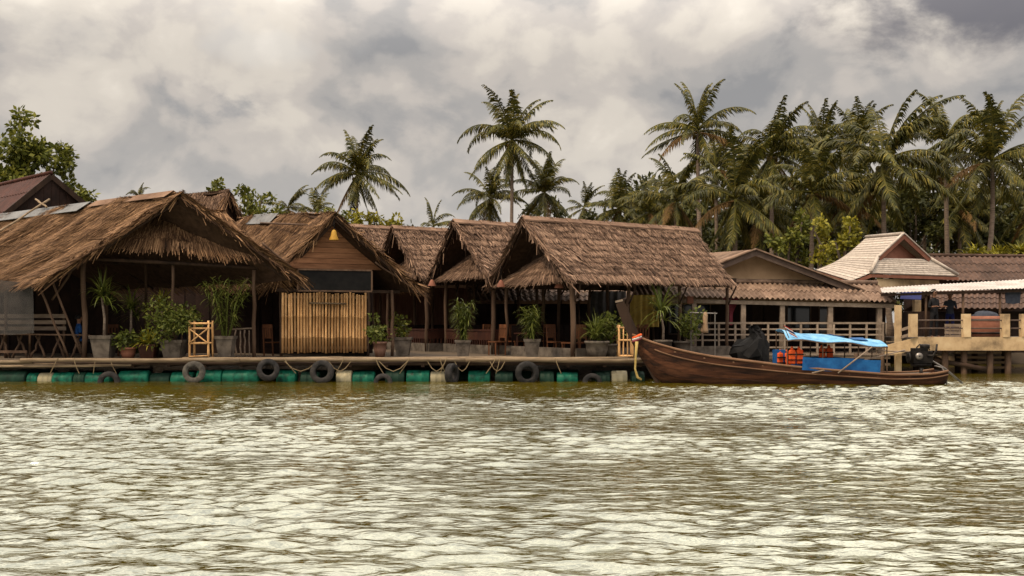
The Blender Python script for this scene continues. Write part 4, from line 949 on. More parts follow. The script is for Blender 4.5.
def house_h():
    t = thing('bungalow', 'beige bungalow with low gable roof and railed porch behind the boat', 'house', V(9.5, 39, .6))
    FZ = .66
    # gable roof
    ap, apb = P(755, 250, 38.2), P(700, 254, 46.0)
    rt = P(894, 303, 37.6); lt = V(2 * ap.x - rt.x, rt.y + .8, rt.z); d = apb - ap
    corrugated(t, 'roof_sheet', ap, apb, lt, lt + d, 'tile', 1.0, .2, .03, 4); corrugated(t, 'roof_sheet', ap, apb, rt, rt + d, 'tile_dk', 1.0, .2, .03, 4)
    for a, b in ((ap, rt), (ap, lt)):
        MB().beam(a + V(0, -.06, -.10), b + V(0, -.06, -.10), .05, .24).build('barge_board', T['barge'], t)
        MB().beam(a + V(0, -.10, .04), b + V(0, -.10, .04), .16, .05).build('barge_cap', T['tile'], t)
    w0, w1 = lt.lerp(ap, .08) + V(0, .5, 0), rt.lerp(ap, .08) + V(0, .6, 0); apw = ap + V(0, .55, -.12)
    MB().prism([V(w0.x, w0.y, w0.z - .2), V(w1.x, w1.y, w1.z - .2), apw], (0, .1, 0)).build('gable_wall', T['wall_beige'], t)
    # porch roof
    R0, R1 = P(630, 281, 38.6), P(862, 287, 38.5); E0, E1 = P(636, 293, 36.4), P(897, 303, 36.3)
    R0 = V(R0.x, 38.6, 3.36); E0 = V(E0.x, 36.4, 2.76); R1 = V(R1.x + .6, 38.5, 3.25); E1 = V(E1.x, 36.3, 2.52)
    corrugated(t, 'porch_roof_sheet', R0, R1, E0, E1, 'tile', .95, .19, .04, 2)
    MB().tube([R0 + V(0, .02, .07), R1 + V(0, .02, .07)], .09, 8).build('porch_ridge', T['tile'], t, True)
    MB().beam(E0 + V(0, .15, -.14), E1 + V(0, .15, -.14), .07, .14).build('porch_beam', T['rail'], t)
    for px in (694, 743, 782, 830, 879):
        p = PZ(px, 36.6, FZ); zt = E0.lerp(E1, (p.x - E0.x) / (E1.x - E0.x)).z - .06; MB().box((p.x, p.y, (FZ + zt) / 2), (.17, .17, zt - FZ)).build('column', T['rail'], t)
        MB().box((p.x, 36.6, .0), (.18, .18, 2 * FZ - .1)).build('stilt', T['concrete'], t)
    # walls with openings built as piers, doors, windows
    Yw = 39.0; x0, x1 = PZ(640, Yw, 0).x, PZ(885, Yw, 0).x; ztop = 3.1
    X = lambda px: PZ(px, Yw, 0).x
    ops = [(668, 711, 1.3, 2.65), (752, 764, FZ, 2.65), (786, 811, 1.25, 2.7), (818, 834, 1.25, 2.7), (845, 868, FZ, 2.65)]
    edges = [x0] + [X(v) for o in ops for v in o[:2]] + [x1]
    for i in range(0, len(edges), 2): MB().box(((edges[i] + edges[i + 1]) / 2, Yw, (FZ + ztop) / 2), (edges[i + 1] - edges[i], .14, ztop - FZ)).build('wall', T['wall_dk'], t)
    for a, b, z0, z1 in ops:
        xa, xb = X(a), X(b); cx = (xa + xb) / 2; w = xb - xa
        MB().box((cx, Yw, (z1 + ztop) / 2), (w - .004, .13, ztop - z1)).build('lintel', T['wall_dk'], t)
        if z0 > 1: MB().box((cx, Yw, (z0 + FZ) / 2), (w - .004, .13, z0 - FZ)).build('wall', T['wall_dk'], t)
        if z0 > 1:
            wn = MB(); wn.box((cx, Yw - .02, z0 + .03), (w - .01, .1, .06)); wn.box((cx, Yw - .02, z1 - .03), (w - .01, .1, .06)); 
            k = max(1, int(w / .5))
            for j in range(k + 1): wn.box((xa + .03 + (w - .06) * j / k, Yw - .02, (z0 + z1) / 2), (.05, .09, z1 - z0 - .125))
            wn = wn.build('window', T['barge'], t)
            for j in range(k):
                pa = xa + .055 + (w - .06) * j / k; pb = xa + .005 + (w - .06) * (j + 1) / k
                link('pane', MB().box(((pa + pb) / 2, Yw, (z0 + z1) / 2), (pb - pa, .012, z1 - z0 - .125)).mesh('pane', T['glass'], False, ORG[wn]), wn, ORG[wn])
        else:
            MB().box((cx, Yw + .05, (z0 + z1) / 2), (w - .02, .04, z1 - z0)).build('door', T['wood_dk'], t)
    MB().box(((x0 + x1) / 2, 43, (FZ + ztop) / 2), (x1 - x0, .1, ztop - FZ)).build('back_wall', T['wall_dk'], t)
    for x in (x0, x1): MB().box((x, 41, (FZ + ztop) / 2), (.1, 3.8, ztop - FZ)).build('side_wall', T['wall_beige'], t)
    # floor and railing
    for i in range(9): MB().box(((x0 + x1) / 2 + .2, 36.15 + i * .32, FZ - .04), (x1 - x0 + 1.2, .305, .06)).build('porch_plank', T['rail'], t)
    MB().box(((x0 + x1) / 2 + .2, 41, FZ - .1), (x1 - x0 + 1.0, 4.4, .08)).build('floor', T['plank'], t)
    rl = MB().box(((PZ(684, 36.1, 0).x + PZ(884, 36.1, 0).x) / 2, 36.1, 1.76), (200 / F * 36.1, .09, .07)).build('railing', T['rail'], t); O = ORG[rl]
    for z in (1.54, 1.34, 1.14, .88): link('rail', MB().box(((PZ(684, 36.1, 0).x + PZ(884, 36.1, 0).x) / 2, 36.1, z), (200 / F * 36.1, .05, .055)).mesh('rail', T['rail'], False, O), rl, O)
    for i in range(13): link('railing_post', MB().box((PZ(686 + i * 16.4, 36.1, 0).x, 36.1, 1.2), (.07, .075, 1.1)).mesh('railing_post', T['rail'], False, O), rl, O)
    # lower walkway rails near the water
    for z in (.52, .28): MB().beam(PZ(700, 35.7, z), PZ(890, 35.7, z), .06, .09).build('fender_rail', T['plank'], t)
    for i in range(8): pole('pile', PZ(700 + i * 26, 35.7, -.6), PZ(700 + i * 26, 35.7, .66), .07, 'post', t)
    pk = MB(); pk.prism([P(722, 297, 36.9), P(740, 297, 36.9), P(733, 313, 36.9), P(732.5, 325, 36.9), P(729.5, 325, 36.9), P(729.5, 313, 36.9)], (0, .03, 0)); tag(pk.build('pink_curtain', T['pink']), 'gathered pink curtain hanging under the porch roof', 'curtain')
    tag(MB().box(P(690, 300, 36.2), (.22, .2, .26)).build('hanging_lantern', T['fascia']), 'small reddish lantern hanging at the porch corner', 'lantern')
house_h()

def pavilion():
    t = thing('pavilion', 'pale-roofed pavilion with small upper gable and reddish barge boards', 'pavilion', V(16.5, 45, .6))
    ap, rb = P(903, 235, 44.0), P(866, 238, 49.5); gl, gr = P(878, 258, 43.3), P(929, 259, 44.6); sl, sr = P(871, 273, 42.6), P(958, 276, 44.8); fc, lc = P(851, 281, 42.4), P(816, 270, 47.2)
    def slab(name, pts, m, th=.07):
        MB().prism(pts, (0, 0, -th)).build(name, T[m], t)
    # left slope as rows of tiles from eave to ridge
    L0 = [lc, fc]; rows = 18
    def leftp(u, v):                       # u: back..front, v: eave..ridge, concave sweep
        a = lc.lerp(rb, v); b = fc.lerp(sl, min(v / .22, 1)) if v < .22 else (sl.lerp(gl, (v - .22) / .30) if v < .52 else gl.lerp(ap, (v - .52) / .48)); p = a.lerp(b, u); p.z -= .22 * math.sin(v * math.pi) * (1 - u); return p
    cols = 12
    for i in range(rows):
        mb = MB(); v0, v1 = i / rows, (i + 1.15) / rows; v1 = min(v1, 1)
        for j in range(cols):
            a, b, c, d = leftp(j / cols, v0), leftp((j + 1) / cols, v0), leftp((j + 1) / cols, v1), leftp(j / cols, v1); up = V(-.01, -.005, .02)
            mb.add([a + up, b + up, c, d, a - up, b - up], [(0, 1, 2, 3), (4, 5, 1, 0)])
        mb.build('tile_row', T['roof_w'], t)
    rows = 8
    for i in range(rows):
        mb = MB(); v0, v1 = i / rows, min(1, (i + 1.15) / rows); up = V(0, -.01, .02)
        a, b, c, d = sl.lerp(gl, v0), sr.lerp(gr, v0), sr.lerp(gr, v1), sl.lerp(gl, v1); mb.add([a + up, b + up, c, d, a - up, b - up], [(0, 1, 2, 3), (4, 5, 1, 0)]); mb.build('tile_row', T['roof_w'], t)
    rr = sr + V(-.6, 6, .2); rgb = rb + V(1.2, .2, 0); slab('rear_slope', [ap, gr, sr, rr, rb], 'roof_w')
    MB().prism([gl + V(.35, .3, 0), gr + V(-.35, .3, 0), ap + V(0, .4, -.35)], (.02, .08, 0)).build('gable_panel', T['fascia'], t)
    for a, b in ((ap, gl), (ap, gr)): MB().beam(a + V(0, -.06, -.05), b + V(0, -.06, -.05), .06, .22).build('barge_board', T['fascia'], t); MB().beam(a + V(0, -.05, .08), b + V(0, -.05, .08), .14, .05).build('barge_cap', T['roof_w'], t)
    for a, b in ((gl, sl), (gr, sr), (ap, rb)): MB().tube([a + V(0, 0, .06), b + V(0, 0, .06)], .08, 8).build('hip_cap', T['roof_w'], t, True)
    for a, b in ((sl, sr), (fc, lc), (fc, sl)): MB().beam(a + V(0, 0, -.12), b + V(0, 0, -.12), .06, .13).build('fascia', T['fascia'], t)
    MB().beam(sl + V(.3, .3, -.45), sr + V(-.8, .3, -.4), .18, .42).build('ring_beam', T['cream'], t)
    for p in (sl + V(.25, .35, 0), sr + V(-.9, .4, 0), fc + V(1.0, 3.5, 0), sl.lerp(sr, .55) + V(0, .35, 0)): MB().box((p.x, p.y, (.3 + 3.35) / 2), (.28, .28, 3.05)).build('column', T['cream'], t)
    MB().box((16.6, 45.5, .5), (4.6, 5.5, .3)).build('floor', T['concrete'], t)
pavilion()

def pier():
    t = thing('pier', 'cream concrete pier with square posts at the right edge', 'pier', V(17, 35, 0))
    Yp = 34.5; zt, zb = HC - (337 - YH) / F * Yp, HC - (350.5 - YH) / F * Yp
    xa, xb = PZ(917, Yp, 0).x, 24.0
    MB().box(((xa + xb) / 2, Yp, (zt + zb) / 2), (xb - xa, .18, zt - zb)).build('edge_beam', T['cream'], t)
    a = P(884, 349, 35.3); MB().prism([V(xa - .003, Yp - .09, zt), V(xa - .003, Yp - .09, zb), V(a.x, 35.2, zb - .2), V(a.x, 35.2, zb + .15)], (.05, .18, 0)).build('ramp_beam', T['cream'], t)
    MB().box(((xa + xb) / 2, Yp + 2.6, zt - .12), (xb - xa, 5.0, .14)).build('deck_slab', T['concrete'], t)
    for px in (913, 966, 1005, 1024, 1075, 1120): x = PZ(px, Yp, 0).x; MB().box((x, Yp, (zt + 2.08) / 2 + .001), (.235, .24, 2.08 - zt)).build('rail_post', T['cream'], t)
    x = P(898, 303, 35.5); MB().box((x.x, 35.5, (2.4 - .6) / 2), (.19, .18, 3.0)).build('rail_post', T['cream'], t)
    for z in (1.86, 1.58): MB().tube([V(xa - .1, Yp, z), V(xb, Yp, z)], .025, 7).build('rail', T['barge'], t)
    for z in (1.62, 1.36): MB().beam(V(PZ(900, 35.5, 0).x, 35.5, z - .12), V(xa, Yp + .15, z + .06), .05, .1).build('rail', T['rail'], t)
    for px in (945, 964, 990, 1008, 1040, 1090):
        for Y in (34.7, 37.2): x = PZ(px, 34.7, 0).x; MB().tube([V(x, Y, -.8), V(x, Y, zb + .1)], .11, 10).build('pile', T['post'], t, True)
    for i in range(4): MB().box((PZ(985, 36.3, 0).x, 36.0 + i * .3, .16 + i * .17), (1.7, .28, .08)).build('stair_tread', T['wall_beige'], t)
    tag(pole('driftwood_log', P(934, 360, 34.9) + V(0, 0, 0), P(986, 369, 34.4), .085, 'wood_dk', None, 8, .05), 'dark log lying slanted in the shade under the pier', 'log')
    # canopy over it
    c = thing('pier_canopy', 'long pale corrugated metal canopy over the pier', 'canopy', V(18, 36, 1.3))
    R0, R1 = P(880, 287.5, 38.5), P(1085, 276, 38.5); E0, E1 = P(882, 292.5, 35.8), P(1095, 286, 35.8)
    corrugated(c, 'roof_sheet', R0, R1, E0, E1, 'zinc', .9, .13, .012, 1)
    MB().beam(E0 + V(0, .1, -.09), E1 + V(0, .1, -.09), .06, .09).build('purlin', T['wood_dk'], c); MB().beam(R0 + V(0, -.2, -.09), R1 + V(0, -.2, -.09), .06, .09).build('purlin', T['wood_dk'], c)
    for px in (926, 963, 1000, 1060): MB().tube([PZ(px, 36.0, zt - .05), PZ(px, 36.0, 2.86)], .045, 8).build('post', T['post'], c, True); MB().tube([PZ(px, 38.2, zt - .05), PZ(px, 38.2, 3.2)], .045, 8).build('post', T['post'], c, True)
    # things on the pier
    person(PZ(934, 35.9, zt - .05), .4, 'person in black with back to the river on the pier', 'reach', 'dark_cloth', 'dark_cloth', 1.68)
    person(PZ(950, 36.9, zt - .05), -.5, 'person in grey-blue shirt standing under the pier canopy', 'reach', 'grey_cloth', 'navy', 1.62)
    cr = thing('crate', 'pale slatted crate on the pier behind the railing', 'crate', PZ(955, 35.2, zt - .05)); q = ORG[cr]
    for z in (.06, .19, .32, .45):
        for y in (-.2, .2): MB().box(q + V(0, y, z), (.56, .02, .10)).build('slat', T['rail'], cr)
        for x in (-.27, .27): MB().box(q + V(x, 0, z), (.02, .38, .10)).build('slat', T['rail'], cr)
    for x in (-.25, .25):
        for y in (-.18, .18): MB().box(q + V(x, y, .25), (.04, .02, .50)).build('corner_post', T['rail'], cr)
    tb = thing('barrel', 'reddish brown barrel heaped with cloths on the pier', 'barrel', PZ(985, 35.6, zt - .05)); q = ORG[tb]
    MB().lathe(q, [(.01, 0), (.5, 0), (.56, .12), (.58, .4), (.56, .68), (.5, .78), (.01, .78)], 20).build('body', T['fascia'], tb, True)
    for z in (.15, .62): MB().lathe(q + V(0, 0, z), [(.572, 0), (.59, .01), (.59, .05), (.572, .06)], 20).build('hoop', T['metal_dk'], tb, True)
    ht = MB(); ht.lathe(q + V(0, 0, .76), [(.45, 0), (.4, .1), (.22, .17), (.01, .2)], 14); rr = np.random.RandomState(9); ht.v = [p + V(*rr.normal(0, .03, 3)) for p in ht.v]; tag(ht.build('cloth_heap', T['grey_cloth'], None, True), 'rumpled grey cloths piled on the barrel', 'cloth')
    sh = MB(); sh.prism([P(1005, 292, 36.0), P(1021, 291, 36.0), P(1020, 303, 36.0), P(1013, 304, 36.0), P(1006, 303, 36.0)], (0, .03, 0)); tag(sh.build('hanging_cloth', T['grey_cloth']), 'pale blue-grey cloth hanging from the pier canopy', 'cloth')
    MBs = MB().prism([P(902, 291, 40), P(922, 292, 40), P(921, 300, 39.4), P(900, 299, 39.4)], (0, 0, .02)); tag(MBs.build('tarp', T['navy']), 'small blue tarp under the pavilion eave', 'tarp')
pier()

def shed(name, label, R0, R1, E0, E1, m, wallm, z0, back, hipm=None):
    t = thing(name, label, 'building', V((E0.x + E1.x) / 2, E0.y + 1.5, z0))
    corrugated(t, 'roof_sheet', R0, R1, E0, E1, m, 1.0, .24, .035, 3)
    MB().tube([R0 + V(0, 0, .05), R1 + V(0, 0, .05)], .09, 8).build('ridge_cap', T[m], t, True)
    Bk0, Bk1 = R0 + V(0, back, -(R0.z - E0.z)), R1 + V(0, back, -(R1.z - E1.z)); MB().prism([R0, R1, Bk1, Bk0], (0, 0, -.04)).build('rear_slope', T[m], t)
    n = max(2, int((E1 - E0).length / .5)); zt = min(E0.z, E1.z) - .1
    for i in range(n):
        p, q = E0.lerp(E1, (i - .03) / n), E0.lerp(E1, (i + 1.03) / n); p.y += .05 * (i % 2); q.y += .05 * (i % 2); MB().beam(V(p.x, p.y + .7, (z0 + zt) / 2), V(q.x, q.y + .7, (z0 + zt) / 2), .045, zt - z0).build('wall_board', T[wallm], t)
    for p in (E0, E1): MB().box((p.x, p.y + .7 + back * .5, (z0 + zt) / 2), (.1, back, zt - z0)).build('side_wall', T[wallm], t)
    return t
def bg_buildings():
    Y = 41.0
    shed('shed', 'low tile-roofed shed showing behind the long-roofed hut posts', PZ(466, 43, 3.25), PZ(602, 43, 3.25), PZ(474, 41, 2.66), PZ(600, 41, 2.66), 'tile', 'wall_dk', .5, 3)
    shed('shed', 'low shed of faded pinkish planks behind the small pointed gable', PZ(340, 47.5, 3.9), PZ(492, 47.5, 3.9), PZ(340, 46, 3.5), PZ(492, 46, 3.5), 'tile_dk', 'wall_pink', .5, 3)
    shed('shed', 'small shed with dull yellow wall behind the boat prow', PZ(606, 44.5, 3.4), PZ(668, 44.5, 3.4), PZ(604, 42.5, 2.95), PZ(668, 42.5, 2.95), 'tile', 'cream', .5, 3)
    shed('long_house', 'long brown corrugated roof behind the pier canopy', PZ(925, 52, 5.25), PZ(1120, 52, 5.15), PZ(944, 47, 3.75), PZ(1130, 47, 3.7), 'tile_dk', 'wall_dk', .6, 4)
    lh = P(962, 266, 49.3); 
    shed('shed', 'low brown roofed shed seen under the pier canopy', PZ(930, 43.5, 3.05), PZ(1045, 43.5, 3.05), PZ(930, 41.5, 2.35), PZ(1045, 41.5, 2.35), 'tile_dk', 'wall_dk', .5, 3)
    # dark metal-roofed house on the left
    t = thing('metal_roof_house', 'dark house with red-brown metal roof behind the left hall', 'house', V(-22, 46, .6))
    ap, rb = P(51, 174, 44.0), P(-60, 200, 53); rt, lt = P(108, 222, 45.2), P(-20, 232, 41.6); d = rb - ap
    corrugated(t, 'roof_sheet', ap, rb, lt, lt + d, 'rust', 1.0, .3, .03, 3); corrugated(t, 'roof_sheet', ap, rb, rt, rt + d, 'rust', 1.0, .3, .03, 1)
    MB().tube([ap + V(0, 0, .06), rb + V(0, 0, .06)], .10, 8).build('ridge_cap', T['rust'], t, True)
    for q in (rt, lt): MB().beam(ap + V(.05, -.05, -.1), q + V(.05, -.05, -.1), .05, .22).build('barge_board', T['wood_dk'], t)
    n = 16
    for i in range(n):                                          # vertical boards of the gable
        u0, u1 = (i + .02) / n, (i + .98) / n; pa, pb = lt.lerp(rt, u0) + V(-.3, .35, 0), lt.lerp(rt, u1) + V(-.3, .35, 0)
        def top(u): k = .56; return ap.lerp(lt, 1 - u / k) if u < k else ap.lerp(rt, (u - k) / (1 - k))
        za, zb = top(u0).z - .15, top(u1).z - .15
        MB().prism([V(pa.x, pa.y, .7), V(pb.x, pb.y, .7), V(pb.x, pb.y, zb), V(pa.x, pa.y, za)], (-.02, .05, 0)).build('gable_board', T['wall_dk'], t)
bg_buildings()

# ------------------------------------------------------------------ palms
def frond_mesh(name, Lf, el, droop, seed, m, wind=.0, nl=60, lw=.085, ll=.82):
    r = np.random.RandomState(seed); n = 12; p = np.zeros(3); d = np.array([math.cos(el), 0, math.sin(el)]); pts = [p.copy()]; dirs = [d.copy()]
    for i in range(n):
        p = p + d * Lf / n; d = d + np.array([0, wind * .1, -droop / n * (.4 + 1.2 * i / n)]); d /= np.linalg.norm(d); pts.append(p.copy()); dirs.append(d.copy())
    pts = np.array(pts); dirs = np.array(dirs); mb = MB(); mb.tube([Vector(q) for q in pts], [.07 * (1 - .9 * i / n) + .006 for i in range(n + 1)], 4)
    v = [tuple(q) for q in mb.v]; f = [q for q in mb.f]
    for side in (-1, 1):
        for k in range(nl):
            u = .10 + .90 * (k + r.uniform(0, .9)) / nl; x = u * n; i = min(int(x), n - 1); q = pts[i] + (pts[i + 1] - pts[i]) * (x - i); dd = dirs[i]
            lat = np.cross(dd, [0, 0, 1.0]); lat /= np.linalg.norm(lat) + 1e-6; lat *= side
            sh = ll * (math.sin(min(1, u * 1.12) * math.pi * .86 + .28)) * r.uniform(.75, 1.1) + .12
            a = lat * r.uniform(.6, 1.0) + dd * r.uniform(.4, .8) + np.array([0, 0, r.uniform(-.8, -.1)]); a /= np.linalg.norm(a); b = a + np.array([0, 0, -r.uniform(.5, 1.1)]); b /= np.linalg.norm(b)
            w = dd * lw * .5; m1 = q + a * sh * .5; e1 = m1 + b * sh * .5; o = len(v)
            v += [tuple(q - w * .6), tuple(q + w * .6), tuple(m1 + w), tuple(m1 - w), tuple(e1)]; f += [(o, o + 1, o + 2, o + 3), (o + 3, o + 2, o + 4)]
    me = bpy.data.meshes.new(name); me.from_pydata(v, [], f); me.materials.append(T[m]); me.update(); return me
FR = {'up': [frond_mesh('frond', 4.4, 1.2, 1.6, 1, 'frond'), frond_mesh('frond', 4.2, 1.0, 2.2, 2, 'frond', .6), frond_mesh('frond', 3.9, 1.38, 1.2, 12, 'frond', -.3)],
      'mid': [frond_mesh('frond', 4.6, .55, 1.7, 3, 'frond'), frond_mesh('frond', 4.4, .45, 1.5, 4, 'frond', .5), frond_mesh('frond', 4.5, .75, 2.5, 5, 'frond', -.4), frond_mesh('frond', 4.7, .3, 1.5, 13, 'frond', .3)],
      'low': [frond_mesh('frond', 4.4, .05, 1.6, 6, 'frond'), frond_mesh('frond', 4.3, -.3, 1.2, 7, 'frond', .4), frond_mesh('frond', 4.0, -.75, .8, 10, 'frond', -.3), frond_mesh('frond', 3.6, -1.1, .4, 11, 'frond', .2)],
      'dry': [frond_mesh('frond', 3.7, -.9, .7, 8, 'frond_dry', .3), frond_mesh('frond', 4.0, -.2, 1.7, 9, 'frond_dry')]}
coco = MB().lathe(V(0, 0, 0), [(.01, -.14), (.08, -.11), (.12, -.03), (.12, .04), (.07, .12), (.01, .15)], 8).mesh('coconut', T['coco'], True)
NP = [0]
def palm(px, py, Y, r_px, label, lean=0.0, n=32, dry=2, bx=None, mode='full', seed=None):
    NP[0] += 1; r = random.Random(seed or NP[0] * 17); c = P(px, py + r_px * .16, Y); s = r_px / F * Y / 3.45
    gz = min(.75, max(0.1, (Y - 43.5) / 3.5 * .75)); base = V(c.x + lean, c.y + r.uniform(-.5, .5), gz - .1)
    if bx is not None: base.x = PZ(bx, Y, 0).x
    t = thing('palm_tree', label, 'palm', base, 'coconut palms on the bank')
    k = 10; pts = []
    for i in range(k + 1):
        u = i / k; q = base.lerp(c + V(0, 0, -.25), u); q.x += (base.x - c.x) * .35 * math.sin(u * math.pi) * -1; pts.append(q)
    MB().tube(pts, [.19 * (1 - .42 * i / k) + (.12 if i == 0 else 0) for i in range(k + 1)], 9).build('trunk', T['trunk'], t, True)
    ang = r.uniform(0, 6.28)
    for i in range(n):
        ang += 2.399963 + r.uniform(-.15, .15); u = i / n
        kd = 'up' if u < .24 else ('mid' if u < .55 else 'low')
        if kd == 'up' and r.random() < .5: ang = r.uniform(-1.3, 1.3)
        if i >= n - (dry + 1) // 2: kd = 'dry'
        link('frond', r.choice(FR[kd]), t, c + V(0, 0, .1 - .35 * u), (r.uniform(-.16, .16), r.uniform(-.2, .2), ang), [s * r.uniform(.85, 1.1) for _ in '1'] * 3)
    for i in range(7): a = r.uniform(0, 6.28); link('coconut', coco, t, c + V(math.cos(a) * .3 * s, math.sin(a) * .3 * s, -.35 * s - r.uniform(0, .25)), (r.uniform(-.5, .5), 0, 0), (s * 1.1,) * 3)
    return t
palm(357, 166, 98, 41, 'lone tall coconut palm standing clear against the sky, left of centre', .3)
palm(512, 131, 80, 47, 'tallest central coconut palm above the huts, straight pale trunk', -.6, bx=507)
palm(490, 192, 86, 32, 'coconut palm lower left of the tall central palm', .5)
palm(545, 186, 84, 34, 'coconut palm lower right of the tall central palm', -.3, dry=4)
palm(584, 203, 92, 22, 'small palm right of the central palm cluster', 0, 18)
palm(618, 202, 78, 34, 'bushy low palm just left of the right-hand grove', .2)
palm(433, 222, 74, 25, 'young palm tip poking above the thatched ridges', 0, 14, 0)
palm(288, 204, 96, 24, 'small palm above the trees left of the bamboo-front hut', 0, 18)
palm(316, 209, 90, 24, 'small palm just left of the lone tall palm', 0, 18)
palm(139, 194, 110, 13, 'tiny far palm top just above the left hall ridge', 0, 14, 0)
palm(698, 122, 66, 46, 'tall ragged palm at the left end of the grove', .8, 24, 3)
palm(676, 192, 58, 46, 'low spreading palm with orange dry fronds, left side of grove', .5, 26, 6)
palm(735, 188, 56, 56, 'broad palm in front of the grove above the bungalow roof', -.4, 28, 4)
palm(772, 145, 66, 48, 'palm with upswept crown between ragged palm and tallest grove palms', .2)
palm(716, 160, 72, 42, 'palm deep in the grove below the ragged tall palm', .2, 24, 4)
palm(822, 140, 72, 44, 'palm with upright spear fronds in the grove centre', -.3)
palm(855, 136, 76, 42, 'palm with narrow upright crown left of the biggest grove palm', .3)
palm(812, 182, 60, 52, 'low palm filling the grove above the yellow-green trees', -.4, 26, 4)
palm(884, 150, 58, 70, 'biggest palm of the grove with long yellow arching fronds', -.1, 30, 2, bx=893)
palm(946, 132, 66, 52, 'tall straight-trunked palm right of the biggest grove palm', 0, 26, 2, bx=950)
palm(992, 150, 60, 62, 'leaning palm with curved trunk near the right edge', -2.4, 28, 2, bx=966)
palm(845, 195, 66, 50, 'dim low palm behind the yellow-green tree', .3, 30, 4)
palm(762, 205, 70, 46, 'dim low palm behind the broad front palm', .3, 30, 4)
palm(960, 200, 74, 46, 'dim palm low between straight trunk and leaning palm', .3, 30, 3)
palm(650, 205, 70, 34, 'small palm at the far left foot of the grove', .3, 28, 3)
palm(1035, 190, 64, 46, 'palm cut by the right edge of the picture', .4)
palm(925, 185, 78, 44, 'dim palm at the back between biggest and straight-trunked palms', .4)

# ------------------------------------------------------------------ broadleaf trees
def tree(name, px, Y, label, blobs, m, n=26, size=.32, seed=1, squash=.85, group=None, trunk=True):
    """blobs: (px, py, radius_px) on the outline of the crown"""
    r = random.Random(seed); k = Y / F; base = PZ(px, Y, min(.7, (Y - 43.5) / 3.5 * .7)); t = thing(name, label, 'tree' if trunk else 'shrub', base, group)
    cl = []
    for (bx, by, br) in blobs:
        c = P(bx, by, Y + r.uniform(-1.2, 1.2)); R = br * k
        for _ in range(max(4, int(R * 4.5))):
            d = V(r.gauss(0, 1), r.gauss(0, 1), r.gauss(0, 1)).normalized() * R * r.uniform(.35, .9); cl.append((tuple(c + d), max(.35, R * r.uniform(.22, .42))))
    if trunk:
        fork = base + V(0, 0, max(1.0, (min(c[0][2] for c in cl) - base.z) * .6)); MB().tube([base + V(0, 0, -.2), base.lerp(fork, .5) + V(.1, 0, 0), fork], [.32, .26, .22], 9).build('trunk', T['bark'], t, True)
        for (bx, by, br) in blobs:
            c = P(bx, by, Y); MB().tube([fork + V(0, 0, -.2), fork.lerp(c, .5) + V(r.uniform(-.3, .3), 0, .2), c], [.15, .09, .04], 6).build('limb', T['bark'], t, True)
    leaf_obj('crown', t, m, cl, n, size, seed, squash); return t
tree('broadleaf_tree', 30, 58, 'big dark green leafy tree behind the dark metal-roofed house', [(10, 150, 28), (38, 140, 26), (20, 175, 34), (55, 165, 24), (5, 190, 30), (75, 190, 18), (40, 200, 26), (22, 122, 16), (85, 198, 10)], 'leaf', 420, .34, 1, group='broadleaf trees on the bank')
tree('broadleaf_tree', 250, 66, 'green leafy tree right of the small back thatched roof', [(240, 205, 20), (262, 200, 16), (218, 190, 10), (270, 212, 16), (228, 208, 14)], 'leaf', 380, .32, 2, group='broadleaf trees on the bank')
tree('broadleaf_tree', 305, 74, 'low leafy tree below the two small palms', [(290, 216, 14), (320, 216, 13), (340, 220, 11)], 'leaf', 300, .34, 3, group='broadleaf trees on the bank')
tree('broadleaf_tree', 368, 62, 'yellow-green leafy tree at the foot of the lone palm', [(355, 219, 9), (374, 218, 10), (392, 224, 9)], 'leaf_y', 420, .28, 4, group='broadleaf trees on the bank')
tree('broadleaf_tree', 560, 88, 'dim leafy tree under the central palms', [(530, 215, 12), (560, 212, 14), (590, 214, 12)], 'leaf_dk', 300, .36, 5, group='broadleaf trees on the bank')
tree('broadleaf_tree', 845, 53, 'yellow-green tree left of the pale pavilion roof', [(835, 240, 20), (815, 232, 16), (850, 226, 14), (825, 255, 16), (858, 245, 12)], 'leaf_y', 480, .26, 6, group='broadleaf trees on the bank')
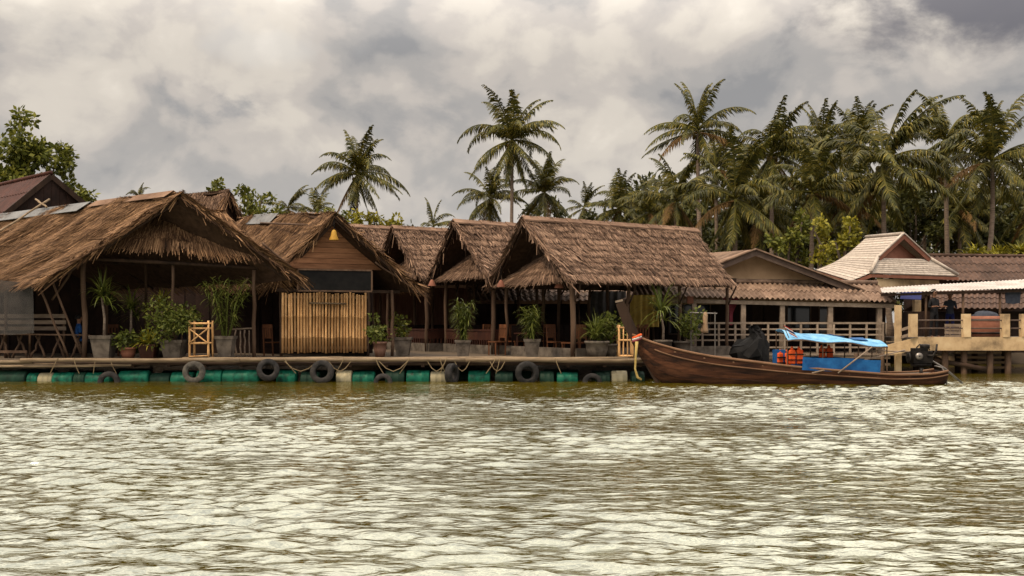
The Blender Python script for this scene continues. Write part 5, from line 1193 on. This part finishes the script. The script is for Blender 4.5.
tree('broadleaf_tree', 795, 54, 'mid green tree behind the right end of the bungalow roof', [(790, 240, 18), (775, 250, 14), (802, 222, 14), (800, 258, 14)], 'leaf', 480, .26, 7, group='broadleaf trees on the bank')
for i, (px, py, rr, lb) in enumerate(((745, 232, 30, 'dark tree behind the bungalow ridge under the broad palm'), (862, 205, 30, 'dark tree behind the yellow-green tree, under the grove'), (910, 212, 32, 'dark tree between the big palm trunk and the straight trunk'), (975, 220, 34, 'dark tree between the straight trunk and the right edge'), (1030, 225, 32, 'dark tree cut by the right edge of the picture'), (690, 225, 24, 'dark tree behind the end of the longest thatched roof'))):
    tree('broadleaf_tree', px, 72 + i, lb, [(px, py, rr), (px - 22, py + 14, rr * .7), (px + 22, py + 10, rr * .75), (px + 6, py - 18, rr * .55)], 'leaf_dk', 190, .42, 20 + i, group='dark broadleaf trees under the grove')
for i, (px, lb) in enumerate(((975, 'yellow-green fern shrub on the bank left of centre behind the long roof'), (996, 'fern shrub rising highest behind the long brown roof'), (1020, 'fern shrub by the right edge behind the long brown roof'))):
    b = PZ(px, 55, .7); t = thing('fern_shrub', lb, 'shrub', b, 'fern shrubs behind the long roof'); rng.seed(40 + i)
    for k in range(5): rosette(t, 'leaf_rosette', P(px + rng.uniform(-12, 12), 256 + rng.uniform(-2, 6), 55 + rng.uniform(-.6, .6)), 30, 1.1, .13, 1.5, 'leaf_y', (.1, 1.2))
    for k in range(3): MB().tube([b + V(rng.uniform(-.3, .3), 0, 0), P(px + rng.uniform(-9, 9), 257, 55)], [.09, .05], 6).build('stem', T['bark'], t)
def wood():
    r = random.Random(99); cl = []
    for i in range(170):
        px = r.uniform(625, 1150); cl.append((tuple(P(px, r.uniform(195, 300), 88 + r.uniform(-3, 5))), r.uniform(1.6, 3.2)))
    for i in range(60): px = r.uniform(-250, 600); cl.append((tuple(P(px, r.uniform(240, 310), 105 + r.uniform(-3, 5))), r.uniform(1.6, 3.0)))
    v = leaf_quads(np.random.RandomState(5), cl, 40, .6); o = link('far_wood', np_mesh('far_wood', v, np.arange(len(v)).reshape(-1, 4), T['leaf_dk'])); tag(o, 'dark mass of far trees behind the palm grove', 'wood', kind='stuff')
wood()
